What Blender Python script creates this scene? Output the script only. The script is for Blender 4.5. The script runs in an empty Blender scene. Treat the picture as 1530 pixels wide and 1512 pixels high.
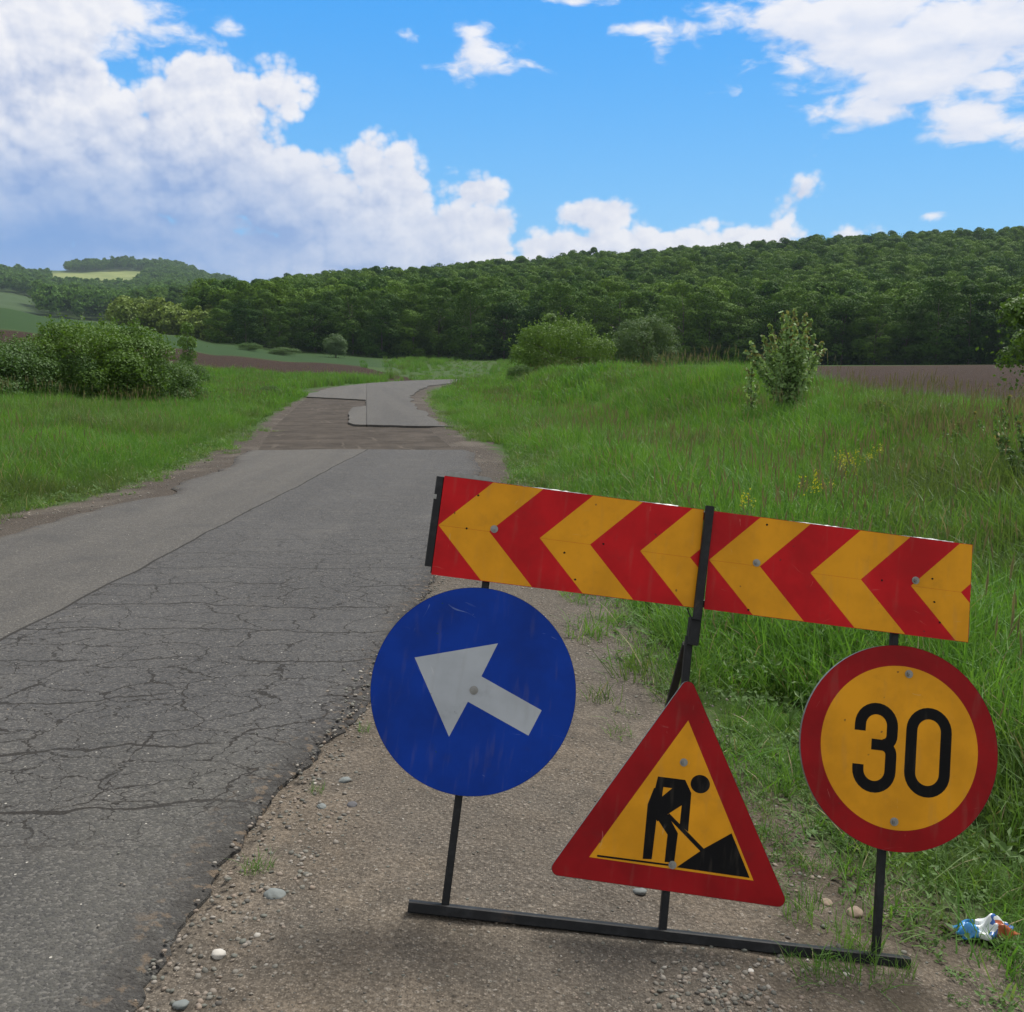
import bpy, math, random
import numpy as np
from mathutils import Matrix, Vector
random.seed(4)
RNG = np.random.default_rng(7)
SC = bpy.context.scene
COL = SC.collection
PI = math.pi
F = 1483.1                      # focal length in pixels of the 1530 px wide photograph
PH = math.radians(8.0976)       # camera pitch below the horizon
CAMZ = 1.6

# ------------------------------------------------------------------ camera
cam = bpy.data.cameras.new('camera')
camo = bpy.data.objects.new('camera', cam)
COL.objects.link(camo)
cam.sensor_width = 36.0
cam.lens = 36.0 * F / 1530.0
cam.clip_start = 0.05
cam.clip_end = 20000
camo.location = (0, 0, CAMZ)
camo.rotation_euler = (PI / 2 - PH, 0, 0)
SC.camera = camo

# ------------------------------------------------------------------ sun, exposure
SUN_EL = math.radians(56)
SUN_AZ = math.radians(38)       # clockwise from +Y
sun = bpy.data.lights.new('sun', 'SUN')
sun.energy = 3.2
sun.angle = math.radians(20)
sun.color = (1.0, 0.95, 0.87)
suno = bpy.data.objects.new('sun', sun)
COL.objects.link(suno)
sd = Vector((math.sin(SUN_AZ) * math.cos(SUN_EL), math.cos(SUN_AZ) * math.cos(SUN_EL), math.sin(SUN_EL)))
suno.rotation_euler = sd.to_track_quat('Z', 'Y').to_euler()
SC.view_settings.view_transform = 'Standard'
SC.view_settings.look = 'None'
SC.view_settings.gamma = 1
SC.view_settings.exposure = 0.85
SC.cycles.max_bounces = 6
SC.cycles.diffuse_bounces = 2
SC.cycles.glossy_bounces = 2
SC.cycles.transmission_bounces = 3
SC.cycles.transparent_max_bounces = 4
SC.cycles.volume_bounces = 0
SC.cycles.use_denoising = True


# ------------------------------------------------------------------ node helper
class NT:
    def __init__(s, tree):
        s.t = tree; s.n = tree.nodes; s.l = tree.links

    def new(s, typ, **kw):
        n = s.n.new(typ)
        for k, v in kw.items():
            if k == 'ins':
                for i, val in v.items():
                    s.put(n.inputs[i], val)
            else:
                setattr(n, k, v)
        return n

    def put(s, sock, val):
        if isinstance(val, bpy.types.NodeSocket):
            s.l.new(val, sock)
        else:
            sock.default_value = val

    def m(s, op, a, b=None, c=None, clamp=False):
        n = s.n.new('ShaderNodeMath'); n.operation = op; n.use_clamp = clamp
        s.put(n.inputs[0], a)
        if b is not None: s.put(n.inputs[1], b)
        if c is not None: s.put(n.inputs[2], c)
        return n.outputs[0]

    def vm(s, op, a, b=None, scale=None):
        n = s.n.new('ShaderNodeVectorMath'); n.operation = op
        s.put(n.inputs[0], a)
        if b is not None: s.put(n.inputs[1], b)
        if scale is not None: s.put(n.inputs['Scale'], scale)
        return n.outputs['Value'] if op in ('DOT_PRODUCT', 'LENGTH') else n.outputs[0]

    def mix(s, f, a, b, blend='MIX'):
        n = s.n.new('ShaderNodeMix'); n.data_type = 'RGBA'; n.blend_type = blend
        s.put(n.inputs[0], f)
        for i, v in ((6, a), (7, b)):
            if isinstance(v, tuple) and len(v) == 3: v = (*v, 1)
            s.put(n.inputs[i], v)
        return n.outputs[2]

    def noise(s, vec, scale, detail=2, rough=0.5, dist=0.0, out='Fac', dim='3D'):
        n = s.n.new('ShaderNodeTexNoise'); n.noise_dimensions = dim
        s.l.new(vec, n.inputs['Vector'])
        n.inputs['Scale'].default_value = scale; n.inputs['Detail'].default_value = detail
        n.inputs['Roughness'].default_value = rough; n.inputs['Distortion'].default_value = dist
        return n.outputs[out]

    def ramp(s, f, a, b):
        n = s.n.new('ShaderNodeMapRange'); n.interpolation_type = 'SMOOTHSTEP'
        s.put(n.inputs[0], f); n.inputs[1].default_value = a; n.inputs[2].default_value = b
        return n.outputs[0]

    def attr(s, name):
        return s.new('ShaderNodeAttribute', attribute_name=name)

    def sep(s, v):
        n = s.n.new('ShaderNodeSeparateXYZ'); s.l.new(v, n.inputs[0]); return n.outputs

    def comb(s, x, y, z):
        n = s.n.new('ShaderNodeCombineXYZ')
        for i, v in enumerate((x, y, z)): s.put(n.inputs[i], v)
        return n.outputs[0]


def azel(px, py):
    """viewing direction -> (azimuth, elevation), radians"""
    a, b = (px - 765) / F, (py - 756) / F
    x, y, z = a, math.cos(PH) - b * math.sin(PH), -math.sin(PH) - b * math.cos(PH)
    return math.atan2(x, y), math.atan2(z, math.hypot(x, y))


# ------------------------------------------------------------------ world
world = bpy.data.worlds.new('World')
SC.world = world
world.use_nodes = True
W = NT(world.node_tree)
W.n.clear()
sky = W.new('ShaderNodeTexSky', sky_type='NISHITA')
sky.sun_disc = False
sky.sun_elevation = SUN_EL
sky.sun_rotation = SUN_AZ
sky.air_density = 1.0; sky.dust_density = 0.6; sky.ozone_density = 2.2; sky.altitude = 300
SKY_STR = 0.15
geo = W.new('ShaderNodeNewGeometry')
dirn = W.vm('NORMALIZE', W.vm('SCALE', geo.outputs['Incoming'], scale=-1.0))
dx, dy, dz = W.sep(dirn)
az = W.m('ARCTAN2', dx, dy)
el = W.m('ARCSINE', dz)
P0 = W.comb(W.m('MULTIPLY', az, 10.0), W.m('MULTIPLY', el, 10.0), 0.0)   # 1 unit = 0.1 rad

CUMULUS = [(20, 60, 165, 95), (70, 200, 170, 110), (200, 222, 115, 76), (340, 150, 98, 66), (270, 200, 120, 90),
           (60, 300, 250, 110), (260, 280, 190, 80), (430, 290, 150, 70), (555, 255, 55, 50), (610, 290, 80, 50),
           (560, 330, 150, 60), (705, 290, 42, 20), (680, 345, 140, 34), (770, 345, 62, 26), (760, 370, 150, 24),
           (885, 324, 88, 24), (890, 364, 140, 20), (1000, 355, 110, 22), (1060, 335, 55, 18), (1110, 352, 90, 20), (1168, 335, 52, 36),
           (1182, 316, 50, 52), (1196, 292, 26, 26), (1190, 352, 60, 16), (1250, 350, 38, 22),
           (660, 385, 200, 40), (960, 375, 260, 30), (180, 390, 260, 50), (470, 385, 190, 45), (600, 235, 30, 30), (540, 232, 34, 34)]
HIGH = [(140, 20, 105, 45), (735, 88, 60, 18), (710, 72, 20, 22), (345, 38, 22, 9), (985, 62, 22, 16), (955, 44, 28, 7), (670, 250, 16, 6),
        (1390, 322, 15, 5), (1180, 45, 110, 45), (1280, 70, 120, 55), (1380, 110, 150, 60), (1470, 165, 110, 35), (1450, 30, 210, 75),
        (1130, 20, 80, 22), (1270, 120, 60, 25), (1300, 20, 160, 40), (1100, 80, 40, 10), (600, 52, 20, 8), (860, 3, 40, 6)]


def density_group(name, blobs, tex, amp, detail, stretch, fill=0.0, warp=0.25, puffs=0):
    g = bpy.data.node_groups.new(name, 'ShaderNodeTree')
    g.interface.new_socket('P', in_out='INPUT', socket_type='NodeSocketVector')
    g.interface.new_socket('D', in_out='OUTPUT', socket_type='NodeSocketFloat')
    g.interface.new_socket('S', in_out='OUTPUT', socket_type='NodeSocketFloat')
    G = NT(g)
    gi = G.new('NodeGroupInput'); go = G.new('NodeGroupOutput')
    P = gi.outputs[0]
    acc = None
    for (x, y, rx, ry) in blobs:
        a, e = azel(x, y)
        v = G.vm('MULTIPLY', G.vm('SUBTRACT', P, (a * 10, e * 10, 0.0)), (F / rx / 10, F / ry / 10, 0.0))
        hgt = min(1.0, max(0.42, math.sqrt(rx * ry) / 85.0))
        d = G.m('SUBTRACT', hgt, G.m('MULTIPLY', G.vm('LENGTH', v), hgt))
        acc = d if acc is None else G.m('SMOOTH_MAX', acc, d, 0.22)
    acc = G.m('MAXIMUM', acc, -1.5)
    Q = G.vm('MULTIPLY', P, (1.0, stretch, 1.0))
    w = G.vm('SCALE', G.noise(Q, tex * 1.6, 2, 0.5, out='Color', dim='2D'), scale=warp)
    Q2 = G.vm('ADD', Q, w)
    n1 = G.noise(Q2, tex, detail, 0.55, dim='2D')
    s = G.m('MULTIPLY', G.m('SUBTRACT', n1, 0.5), amp)
    if puffs:
        for sc_, a_ in ((1.2, 0.42), (3.1, 0.22), (7.0, 0.10), (16.0, 0.05)):
            vo = G.new('ShaderNodeTexVoronoi', feature='F1', voronoi_dimensions='2D')
            G.l.new(G.vm('ADD', Q2, (sc_, sc_ * 2, 0.0)), vo.inputs['Vector']); vo.inputs['Scale'].default_value = sc_ * puffs
            d_ = vo.outputs['Distance']
            s = G.m('ADD', s, G.m('MULTIPLY', G.m('SUBTRACT', 0.28, G.m('MULTIPLY', d_, d_)), a_ * 2.0))
    G.l.new(G.m('ADD', G.m('ADD', acc, fill), s), go.inputs[0])
    G.l.new(s, go.inputs[1])
    return g


gc = density_group('cumulus_density', CUMULUS, 1.2, 0.55, 5, 1.15, -0.11, 0.05, 1.2)
gh = density_group('high_cloud_density', HIGH, 1.5, 2.7, 7, 2.2)


def grp(g, P, k=0):
    n = W.new('ShaderNodeGroup'); n.node_tree = g
    W.l.new(P, n.inputs[0]); return n.outputs[k]


_n = W.new('ShaderNodeGroup'); _n.node_tree = gc; W.l.new(P0, _n.inputs[0])
D0, S0 = _n.outputs[0], _n.outputs[1]
S1 = grp(gc, W.vm('ADD', P0, (0.05, 0.09, 0.0)), 1)
D2 = grp(gc, W.vm('ADD', P0, (0.20, 0.42, 0.0)))
H0 = grp(gh, P0)
H1 = grp(gh, W.vm('ADD', P0, (0.08, 0.12, 0.0)))
# light: brighter where the cloud thins out toward the sun
coarse = W.m('MAXIMUM', W.m('MINIMUM', W.m('MULTIPLY', W.m('SUBTRACT', D0, D2), 0.55), 0.17), -0.26)
thin = W.m('MULTIPLY', W.ramp(D0, 0.35, 0.0), 0.16)
lit = W.m('ADD', W.m('ADD', W.m('MULTIPLY', W.m('SUBTRACT', S0, S1), 0.80), coarse), thin)
low = W.ramp(el, 0.235, 0.10)                     # flat bluish bases low on the left
left = W.ramp(az, 0.05, -0.40)
shade_low = W.m('MULTIPLY', low, left)
lit = W.m('ADD', lit, W.m('MULTIPLY', W.m('SUBTRACT', W.noise(W.vm('MULTIPLY', P0, (0.8, 1.5, 1.0)), 1.1, 4, 0.55, 0.4), 0.5), 1.3))
lit = W.m('ADD', W.m('ADD', 0.66, lit), W.m('MULTIPLY', shade_low, -0.35), clamp=True)
ccol = W.mix(lit, (0.36, 0.47, 0.74), (0.95, 0.95, 0.99))
ccol = W.mix(W.m('MULTIPLY', shade_low, W.m('ADD', 0.45, W.m('MULTIPLY', W.noise(W.vm('MULTIPLY', P0, (1.0, 3.0, 1.0)), 1.0, 3), 0.7)), clamp=True), ccol, (0.15, 0.34, 0.72))
hlit = W.m('ADD', 0.7, W.m('MULTIPLY', W.m('SUBTRACT', H0, H1), 0.5), clamp=True)
hcol = W.mix(hlit, (0.58, 0.68, 0.90), (0.93, 0.94, 1.0))
# layered haze bank under the cumulus (wide soft veil)
veil_el = W.m('MULTIPLY', W.ramp(el, 0.17, 0.03), W.ramp(az, 0.12, -0.22))
veil = W.m('MULTIPLY', veil_el, W.m('ADD', 0.60, W.m('MULTIPLY', W.noise(W.vm('MULTIPLY', P0, (1.0, 5.0, 1.0)), 1.2, 3), 0.5)))
# clear sky colour, graded from the physical sky towards the deep blue of the photograph
skyc = W.vm('SCALE', sky.outputs[0], scale=SKY_STR)
hs = W.new('ShaderNodeHueSaturation'); W.l.new(skyc, hs.inputs['Color'])
hs.inputs['Saturation'].default_value = 1.35; hs.inputs['Value'].default_value = 1.0
grad = W.ramp(el, 0.02, 0.38)
blue = W.mix(grad, (0.20, 0.60, 1.0), (0.030, 0.385, 1.0))
clear = W.mix(0.88, hs.outputs[0], blue)
# unseen broken cloud added behind and above the view for soft ambient light
ov = W.m('MAXIMUM', W.ramp(el, 0.42, 0.62), W.ramp(W.m('ABSOLUTE', az), 0.62, 0.9))
on = W.noise(dirn, 2.2, 6, 0.55)
ovm = W.m('MULTIPLY', ov, W.ramp(on, 0.30, 0.48))
col = W.mix(veil, clear, (0.20, 0.42, 0.80))
col = W.mix(W.ramp(H0, -0.15, 0.55), col, hcol)
col = W.mix(W.ramp(D0, -0.06, 0.26), col, ccol)
bg = W.new('ShaderNodeBackground'); W.l.new(col, bg.inputs[0]); bg.inputs[1].default_value = 0.545
rest = W.mix(ovm, clear, (1.02, 1.0, 0.98))
rest = W.mix(W.ramp(el, 0.0, -0.03), rest, (0.06, 0.08, 0.05))
bg2 = W.new('ShaderNodeBackground'); W.l.new(rest, bg2.inputs[0]); bg2.inputs[1].default_value = 0.46
inwin = W.m('MULTIPLY', W.m('MULTIPLY', W.ramp(el, 0.55, 0.42), W.ramp(W.m('ABSOLUTE', az), 0.80, 0.62)), W.m('GREATER_THAN', el, -0.01))
wm = W.new('ShaderNodeMixShader'); W.l.new(inwin, wm.inputs[0]); W.l.new(bg2.outputs[0], wm.inputs[1]); W.l.new(bg.outputs[0], wm.inputs[2])
wo = W.new('ShaderNodeOutputWorld'); W.l.new(wm.outputs[0], wo.inputs[0])
world.cycles.sampling_method = 'MANUAL'
world.cycles.sample_map_resolution = 512


# ------------------------------------------------------------------ mesh helpers
def meshnp(name, V, faces, mats=None, fm=None, smooth=False, attrs=None):
    """faces: list of index arrays, each (n,k)"""
    me = bpy.data.meshes.new(name)
    V = np.asarray(V, np.float32)
    me.vertices.add(len(V)); me.vertices.foreach_set('co', V.ravel())
    if not isinstance(faces, (list, tuple)): faces = [faces]
    faces = [np.asarray(f, np.int32) for f in faces if len(f)]
    loops = np.concatenate([f.ravel() for f in faces])
    tot = np.concatenate([np.full(len(f), f.shape[1], np.int32) for f in faces])
    st = np.concatenate([[0], np.cumsum(tot)[:-1]]).astype(np.int32)
    me.loops.add(len(loops)); me.loops.foreach_set('vertex_index', loops)
    me.polygons.add(len(tot)); me.polygons.foreach_set('loop_start', st)
    if fm is not None: me.polygons.foreach_set('material_index', np.asarray(fm, np.int32))
    me.polygons.foreach_set('use_smooth', np.full(len(tot), smooth, bool))
    for m in (mats or []): me.materials.append(m)
    for k, a in (attrs or {}).items():
        at = me.attributes.new(k, 'FLOAT', 'POINT'); at.data.foreach_set('value', np.asarray(a, np.float32))
    me.update(calc_edges=True)
    return me


def link(name, me, parent=None, mat=None):
    o = bpy.data.objects.new(name, me); COL.objects.link(o)
    if mat is not None: me.materials.append(mat)
    if parent is not None: o.parent = parent
    return o


def empty(name, loc, rz=0):
    o = bpy.data.objects.new(name, None); COL.objects.link(o)
    o.empty_display_size = 0.2
    o.location = loc; o.rotation_euler = (0, 0, rz); return o


def tag(o, label=None, cat=None, group=None, kind=None):
    if label: o['label'] = label
    if cat: o['category'] = cat
    if group: o['group'] = group
    if kind: o['kind'] = kind
    return o


def copy_tree(o, parent=None):
    c = o.copy(); COL.objects.link(c); c.parent = parent
    for ch in o.children: copy_tree(ch, c)
    return c


class MB:
    """collects simple solids into one mesh"""
    def __init__(s): s.V = []; s.F = {}; s.n = 0

    def add(s, V, faces):
        V = np.asarray(V, float)
        for f in faces:
            s.F.setdefault(len(f), []).append([i + s.n for i in f])
        s.V.append(V); s.n += len(V)

    def box(s, a, b):
        (x0, y0, z0), (x1, y1, z1) = a, b
        V = [(x0, y0, z0), (x1, y0, z0), (x1, y1, z0), (x0, y1, z0), (x0, y0, z1), (x1, y0, z1), (x1, y1, z1), (x0, y1, z1)]
        s.add(V, [(0, 3, 2, 1), (4, 5, 6, 7), (0, 1, 5, 4), (1, 2, 6, 5), (2, 3, 7, 6), (3, 0, 4, 7)])

    def bar(s, p, q, w, h, bev=0.003):
        """bevelled rectangular tube from p to q"""
        p, q = Vector(p), Vector(q); d = (q - p).normalized()
        up = Vector((0, 1, 0)) if abs(d.y) < 0.9 else Vector((1, 0, 0))
        a = d.cross(up).normalized(); b = a.cross(d).normalized()
        w, h = w / 2, h / 2
        prof = [(-w + bev, -h), (w - bev, -h), (w, -h + bev), (w, h - bev), (w - bev, h), (-w + bev, h), (-w, h - bev), (-w, -h + bev)]
        V = [p + a * u + b * v for u, v in prof] + [q + a * u + b * v for u, v in prof]
        n = 8
        s.add(V, [(i, (i + 1) % n, n + (i + 1) % n, n + i) for i in range(n)] + [tuple(range(n - 1, -1, -1)), tuple(range(n, 2 * n))])

    def tube(s, pts, rad, n=6):
        pts = [Vector(p) for p in pts]; V = []
        for i, p in enumerate(pts):
            d = (pts[min(i + 1, len(pts) - 1)] - pts[max(i - 1, 0)]).normalized()
            a = d.cross(Vector((0.3, 1, 0.1))).normalized(); b = d.cross(a)
            r = rad[i] if hasattr(rad, '__len__') else rad
            V += [p + (a * math.cos(2 * PI * k / n) + b * math.sin(2 * PI * k / n)) * r for k in range(n)]
        f = [(i * n + k, i * n + (k + 1) % n, (i + 1) * n + (k + 1) % n, (i + 1) * n + k) for i in range(len(pts) - 1) for k in range(n)]
        f += [tuple(range(n - 1, -1, -1)), tuple(range((len(pts) - 1) * n, len(pts) * n))]
        s.add(V, f)

    def prism(s, poly, y0, y1):
        """2-D polygon (x,z) extruded along y from y0 (front) to y1 (back)"""
        n = len(poly)
        V = [(x, y0, z) for x, z in poly] + [(x, y1, z) for x, z in poly]
        s.add(V, [(i, (i + 1) % n, n + (i + 1) % n, n + i) for i in range(n)] + [tuple(range(n - 1, -1, -1)), tuple(range(n, 2 * n))])

    def build(s, name, mat, parent=None, smooth=False):
        me = meshnp(name, np.concatenate(s.V), [s.F[k] for k in s.F], [mat], smooth=smooth)
        return link(name, me, parent)


# ------------------------------------------------------------------ plan of the road (from the photograph, metres)
def fi(y, tab):
    t = np.array(tab, float); return np.interp(y, t[:, 0], t[:, 1])


XR = [(-6, -0.75), (2.1, -0.88), (2.6, -0.84), (3.05, -0.82), (3.7, -0.74), (4.4, -0.66), (6.6, -0.55), (9.4, -0.42), (14, -0.42), (17.7, -0.7),
      (24.5, -1.8), (37.6, -3.7), (48, -4.95), (70.7, -5.9), (88, -4.3)]
XL = [(-6, -4.6), (8.7, -4.6), (10, -4.45), (11.5, -4.15), (14, -4.25), (16.6, -4.6), (17.6, -4.75), (25, -6.2), (49, -10.2), (68, -12.1), (94, -10.6)]
XVR = [(-6, 2.5), (2.0, 2.0), (2.6, 1.72), (3.0, 1.42), (3.5, 1.12), (4.5, 0.92), (6.2, 0.75), (12.6, 0.3), (16.6, -0.06), (26.5, -1.52), (41, -3.17), (64.6, -4.89), (88, -3.6)]
XVL = [(-6, -5.6), (8, -5.5), (10.3, -5.39), (11.7, -4.95), (16.6, -5.25), (23.7, -6.2), (41, -9.0), (68, -12.3), (94, -11)]
ROADC = np.array([(-2.6, -6), (-2.6, 10), (-2.8, 17), (-4.2, 26), (-6.6, 40), (-8.2, 52), (-9.0, 68), (-8.3, 84), (-5.5, 97), (0, 108), (10, 120), (32, 139)], float)


def rdist(x, y):
    d = np.full(np.shape(x), 1e9)
    for a, b in zip(ROADC[:-1], ROADC[1:]):
        ab = b - a; t = np.clip(((x - a[0]) * ab[0] + (y - a[1]) * ab[1]) / (ab @ ab), 0, 1)
        d = np.minimum(d, np.hypot(x - a[0] - t * ab[0], y - a[1] - t * ab[1]))
    return d


def sst(a, b, x):
    t = np.clip((x - a) / (b - a), 0, 1); return t * t * (3 - 2 * t)


def vnoise(x, y, s, seed=0):
    """cheap value noise"""
    x = x / s + seed * 17.3; y = y / s - seed * 9.1
    xi, yi = np.floor(x), np.floor(y); fx, fy = x - xi, y - yi
    fx = fx * fx * (3 - 2 * fx); fy = fy * fy * (3 - 2 * fy)
    h = lambda a, b: np.modf(np.abs(np.sin(a * 127.1 + b * 311.7) * 43758.5453))[0]
    return (h(xi, yi) * (1 - fx) + h(xi + 1, yi) * fx) * (1 - fy) + (h(xi, yi + 1) * (1 - fx) + h(xi + 1, yi + 1) * fx) * fy - 0.5


FD = [60, 100, 140, 230, 300, 450, 600, 700, 1000, 1400, 1900, 3000, 6000]
FT = {  # azimuth (as photo column) -> rows of the ground at those forward distances
    -900: [560, 520, 480, 440, 430, 440, 440, 440, 430, 420, 430, 440, 470],
    0: [574, 542, 492, 460, 461, 468, 464, 458, 437, 418, 405, 430, 470],
    90: [575, 546, 502, 476, 479, 482, 478, 472, 452, 428, 405, 430, 470],
    180: [577, 549, 512, 486, 487, 490, 482, 474, 458, 432, 401, 430, 470],
    260: [579, 552, 520, 502, 498, 490, 475, 470, 452, 428, 404, 430, 470],
    330: [581, 556, 531, 514, 503, 496, 476, 474, 458, 436, 425, 440, 470],
    450: [582, 564, 541, 528, 508, 474, 458, 456, 480, 490, 480, 480, 490],
    600: [582, 567, 551, 536, 512, 463, 445, 450, 480, 490, 490, 490, 500],
    740: [582, 568, 555, 539, 515, 458, 435, 440, 480, 490, 490, 490, 500],
    900: [578, 566, 555, 543, 516, 450, 422, 425, 480, 490, 490, 490, 500],
    1100: [570, 562, 553, 545, 516, 442, 409, 415, 480, 490, 490, 490, 500],
    1240: [566, 556, 551, 545, 514, 437, 400, 400, 480, 490, 490, 490, 500],
    1530: [565, 553, 547, 544, 508, 428, 387, 395, 480, 490, 490, 490, 500],
    2400: [565, 553, 545, 535, 500, 410, 365, 380, 470, 490, 490, 490, 500]}
FK = np.array(sorted(FT)); FR = np.array([FT[k] for k in FK], float)
FKA = np.arctan((FK - 765) / F * math.cos(PH))
FT_T = (545 - FR) / F / 1.02


def zfar(x, y):
    a = np.arctan2(x, np.maximum(y, 1e-3))
    yf = np.maximum(y, np.hypot(x, y) * 0.55)
    ai = np.clip(np.interp(a, FKA, np.arange(len(FKA))), 0, len(FKA) - 1.001)
    ld = np.log(np.clip(yf, 60, 5999)); di = np.clip(np.interp(ld, np.log(FD), np.arange(len(FD))), 0, len(FD) - 1.001)
    i, j = ai.astype(int), di.astype(int); u, v = ai - i, di - j
    u = u * u * (3 - 2 * u)
    t = (FT_T[i, j] * (1 - u) + FT_T[i + 1, j] * u) * (1 - v) + (FT_T[i, j + 1] * (1 - u) + FT_T[i + 1, j + 1] * u) * v
    return CAMZ + yf * t


def ground(x, y):
    x = np.asarray(x, float); y = np.asarray(y, float)
    sr = x - fi(y, XR); sl = fi(y, XL) - x
    zr = np.interp(sr, [-9, -0.4, 0, 0.5, 1.95, 2.6, 3.6, 4.5, 6, 7.5, 9, 14, 30, 60, 120],
                   [0.03, 0.03, 0.075, 0.057, -0.115, -0.2, -0.28, -0.22, 0.15, 0.50, 0.46, 0.3, 0.4, 0.7, 1.2])
    zl = np.interp(sl, [-9, -0.3, 0.0, 1, 2, 3.5, 6, 12, 25, 60, 120], [0.03, 0.03, 0.075, 0.03, -0.06, 0.02, 0.25, 0.4, 0.6, 1.1, 2.0])
    z = np.where(sr > -1, zr, np.where(sl > -1, zl, 0.03))
    z = z + sst(4.5, 7.5, sr) * (1 - sst(8.8, 11.5, sr)) * (0.10 + 0.50 * sst(19.5, 27, y))
    off = sst(1.5, 5, sr) + sst(1.5, 5, sl)
    z = z + off * (vnoise(x, y, 4.5, 1) * (0.28 + 0.10 * sst(4, 7, sr)) + vnoise(x, y, 2.3, 9) * 0.14 * sst(3, 6, sr) + vnoise(x, y, 1.3, 2) * 0.10)
    z = z - sst(4, 7, sr) * 0.30 * np.exp(-((y - 15.5) / 3.0) ** 2) * sst(0.33, 0.36, x / np.maximum(y, 1))
    edge = sst(0.05, 0.3, sr) + sst(0.05, 0.3, sl)
    z = z + edge * (vnoise(x, y, 0.35, 3) * 0.018 + vnoise(x, y, 0.11, 4) * 0.008)
    zf = zfar(x, y) + vnoise(x, y, 40, 5) * sst(300, 900, y) * 6
    z = z + (zf - z) * sst(48, 75, np.hypot(x, y))
    rd = rdist(x, y)
    z = np.where(y > 50, z + (np.minimum(z, 0.03) - z) * (1 - sst(4.2, 9, rd)), z)
    return z


# ------------------------------------------------------------------ ground sheet
def polar_ground():
    ang = np.radians(np.concatenate([np.arange(-180, -34, 4.0), np.arange(-34, 34, 0.16), np.arange(34, 180, 4.0)]))
    r = [0.25]
    while r[-1] < 60: r.append(r[-1] * 1.013)
    while r[-1] < 6500: r.append(r[-1] * 1.022)
    r = np.array(r)
    A, Rr = np.meshgrid(ang, r)
    X = Rr * np.sin(A); Y = Rr * np.cos(A)
    Z = ground(X, Y)
    na, nr = len(ang), len(r)
    V = np.stack([X.ravel(), Y.ravel(), Z.ravel()], 1)
    V = np.concatenate([V, [[0, 0, float(ground(0, 0))]]])
    i = np.arange(nr - 1)[:, None] * na; j = np.arange(na)[None]; j2 = (j + 1) % na
    q = np.stack([i + j, i + j2, i + na + j2, i + na + j], -1).reshape(-1, 4)[:, ::-1]
    c = len(V) - 1
    t = np.stack([np.full(na, c), np.arange(na), (np.arange(na) + 1) % na], 1)[:, ::-1]
    x, y = V[:, 0], V[:, 1]
    svr = x - fi(y, XVR); svl = fi(y, XVL) - x
    w = vnoise(x, y, 0.5, 6) * 0.35 + vnoise(x, y, 0.15, 7) * 0.2
    gravel = (1 - sst(-0.12, 0.15, svr + w)) * (1 - sst(-0.12, 0.15, svl + w)) * (y < 92)
    gravel = np.where(y > 60, gravel * 0 + (1 - sst(3.2, 4.2, rdist(x, y))), gravel)
    dist = np.hypot(x, y); azp = 765 + F * np.tan(np.clip(np.arctan2(x, np.maximum(y, .01)), -1.4, 1.4)) / math.cos(PH)
    wp = vnoise(x, y, 6, 8) * 4
    pl = sst(96, 98, y + wp * .5) * (1 - sst(139, 141, y + wp * .3)) * (azp < 640) * (azp < 560 + (130 - y) * 2)
    pl2 = sst(-1, 1, x - fi(y, XR) - 10) * (azp > 860) * (y > 14) * (1 - sst(196, 198, y + wp * .3))
    plough = np.clip(pl + pl2, 0, 1)
    field = sst(140, 143, y) * (1 - sst(228, 236, y)) * (1 - sst(540, 640, azp + wp * 8))
    pale = sst(470, 520, y) * (1 - sst(960, 1000, y)) * (1 - sst(50, 75, azp)) * (azp < 90)
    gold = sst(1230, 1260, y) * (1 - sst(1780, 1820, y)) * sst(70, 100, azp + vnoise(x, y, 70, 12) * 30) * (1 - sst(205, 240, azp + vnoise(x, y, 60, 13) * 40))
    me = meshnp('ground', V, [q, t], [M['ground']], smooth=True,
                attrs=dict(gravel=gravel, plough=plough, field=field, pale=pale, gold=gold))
    return tag(link('ground', me), kind='structure')


# ------------------------------------------------------------------ materials
M = {}


def mat(name):
    m = bpy.data.materials.new(name); m.use_nodes = True
    T = NT(m.node_tree); T.n.clear()
    out = T.new('ShaderNodeOutputMaterial')
    b = T.new('ShaderNodeBsdfPrincipled'); T.l.new(b.outputs[0], out.inputs[0])
    b.inputs['Roughness'].default_value = 0.85
    M[name] = m
    T.b = b; T.out = out
    return T


def bump(T, h, strength, dist):
    n = T.new('ShaderNodeBump'); n.inputs['Strength'].default_value = strength; n.inputs['Distance'].default_value = dist
    T.l.new(h, n.inputs['Height']); T.l.new(n.outputs[0], T.b.inputs['Normal']); return n


# ground
T = mat('ground')
pos = T.new('ShaderNodeNewGeometry').outputs['Position']
n_big = T.noise(pos, 0.55, 4, 0.6)
n_mid = T.noise(pos, 6, 5, 0.65)
n_fine = T.noise(pos, 90, 3, 0.7)
sand = T.mix(T.ramp(n_mid, 0.35, 0.65), (0.088, 0.074, 0.058), (0.160, 0.131, 0.100))
sand = T.mix(T.m('MULTIPLY', T.ramp(n_big, 0.42, 0.6), 0.75), sand, (0.098, 0.090, 0.079))
vor = T.new('ShaderNodeTexVoronoi'); T.l.new(pos, vor.inputs['Vector']); vor.inputs['Scale'].default_value = 55
vor2 = T.new('ShaderNodeTexVoronoi'); T.l.new(pos, vor2.inputs['Vector']); vor2.inputs['Scale'].default_value = 150
g1 = T.mix(T.sep(vor.outputs['Color'])[0], (0.03, 0.026, 0.022), (0.27, 0.245, 0.21))
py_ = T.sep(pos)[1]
sand = T.mix(T.m('MULTIPLY', T.ramp(T.m('ADD', py_, T.m('MULTIPLY', n_big, 2.0)), 3.6, 6.5), 0.7), sand, T.mix(n_mid, (0.058, 0.051, 0.044), (0.098, 0.086, 0.073)))
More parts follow.
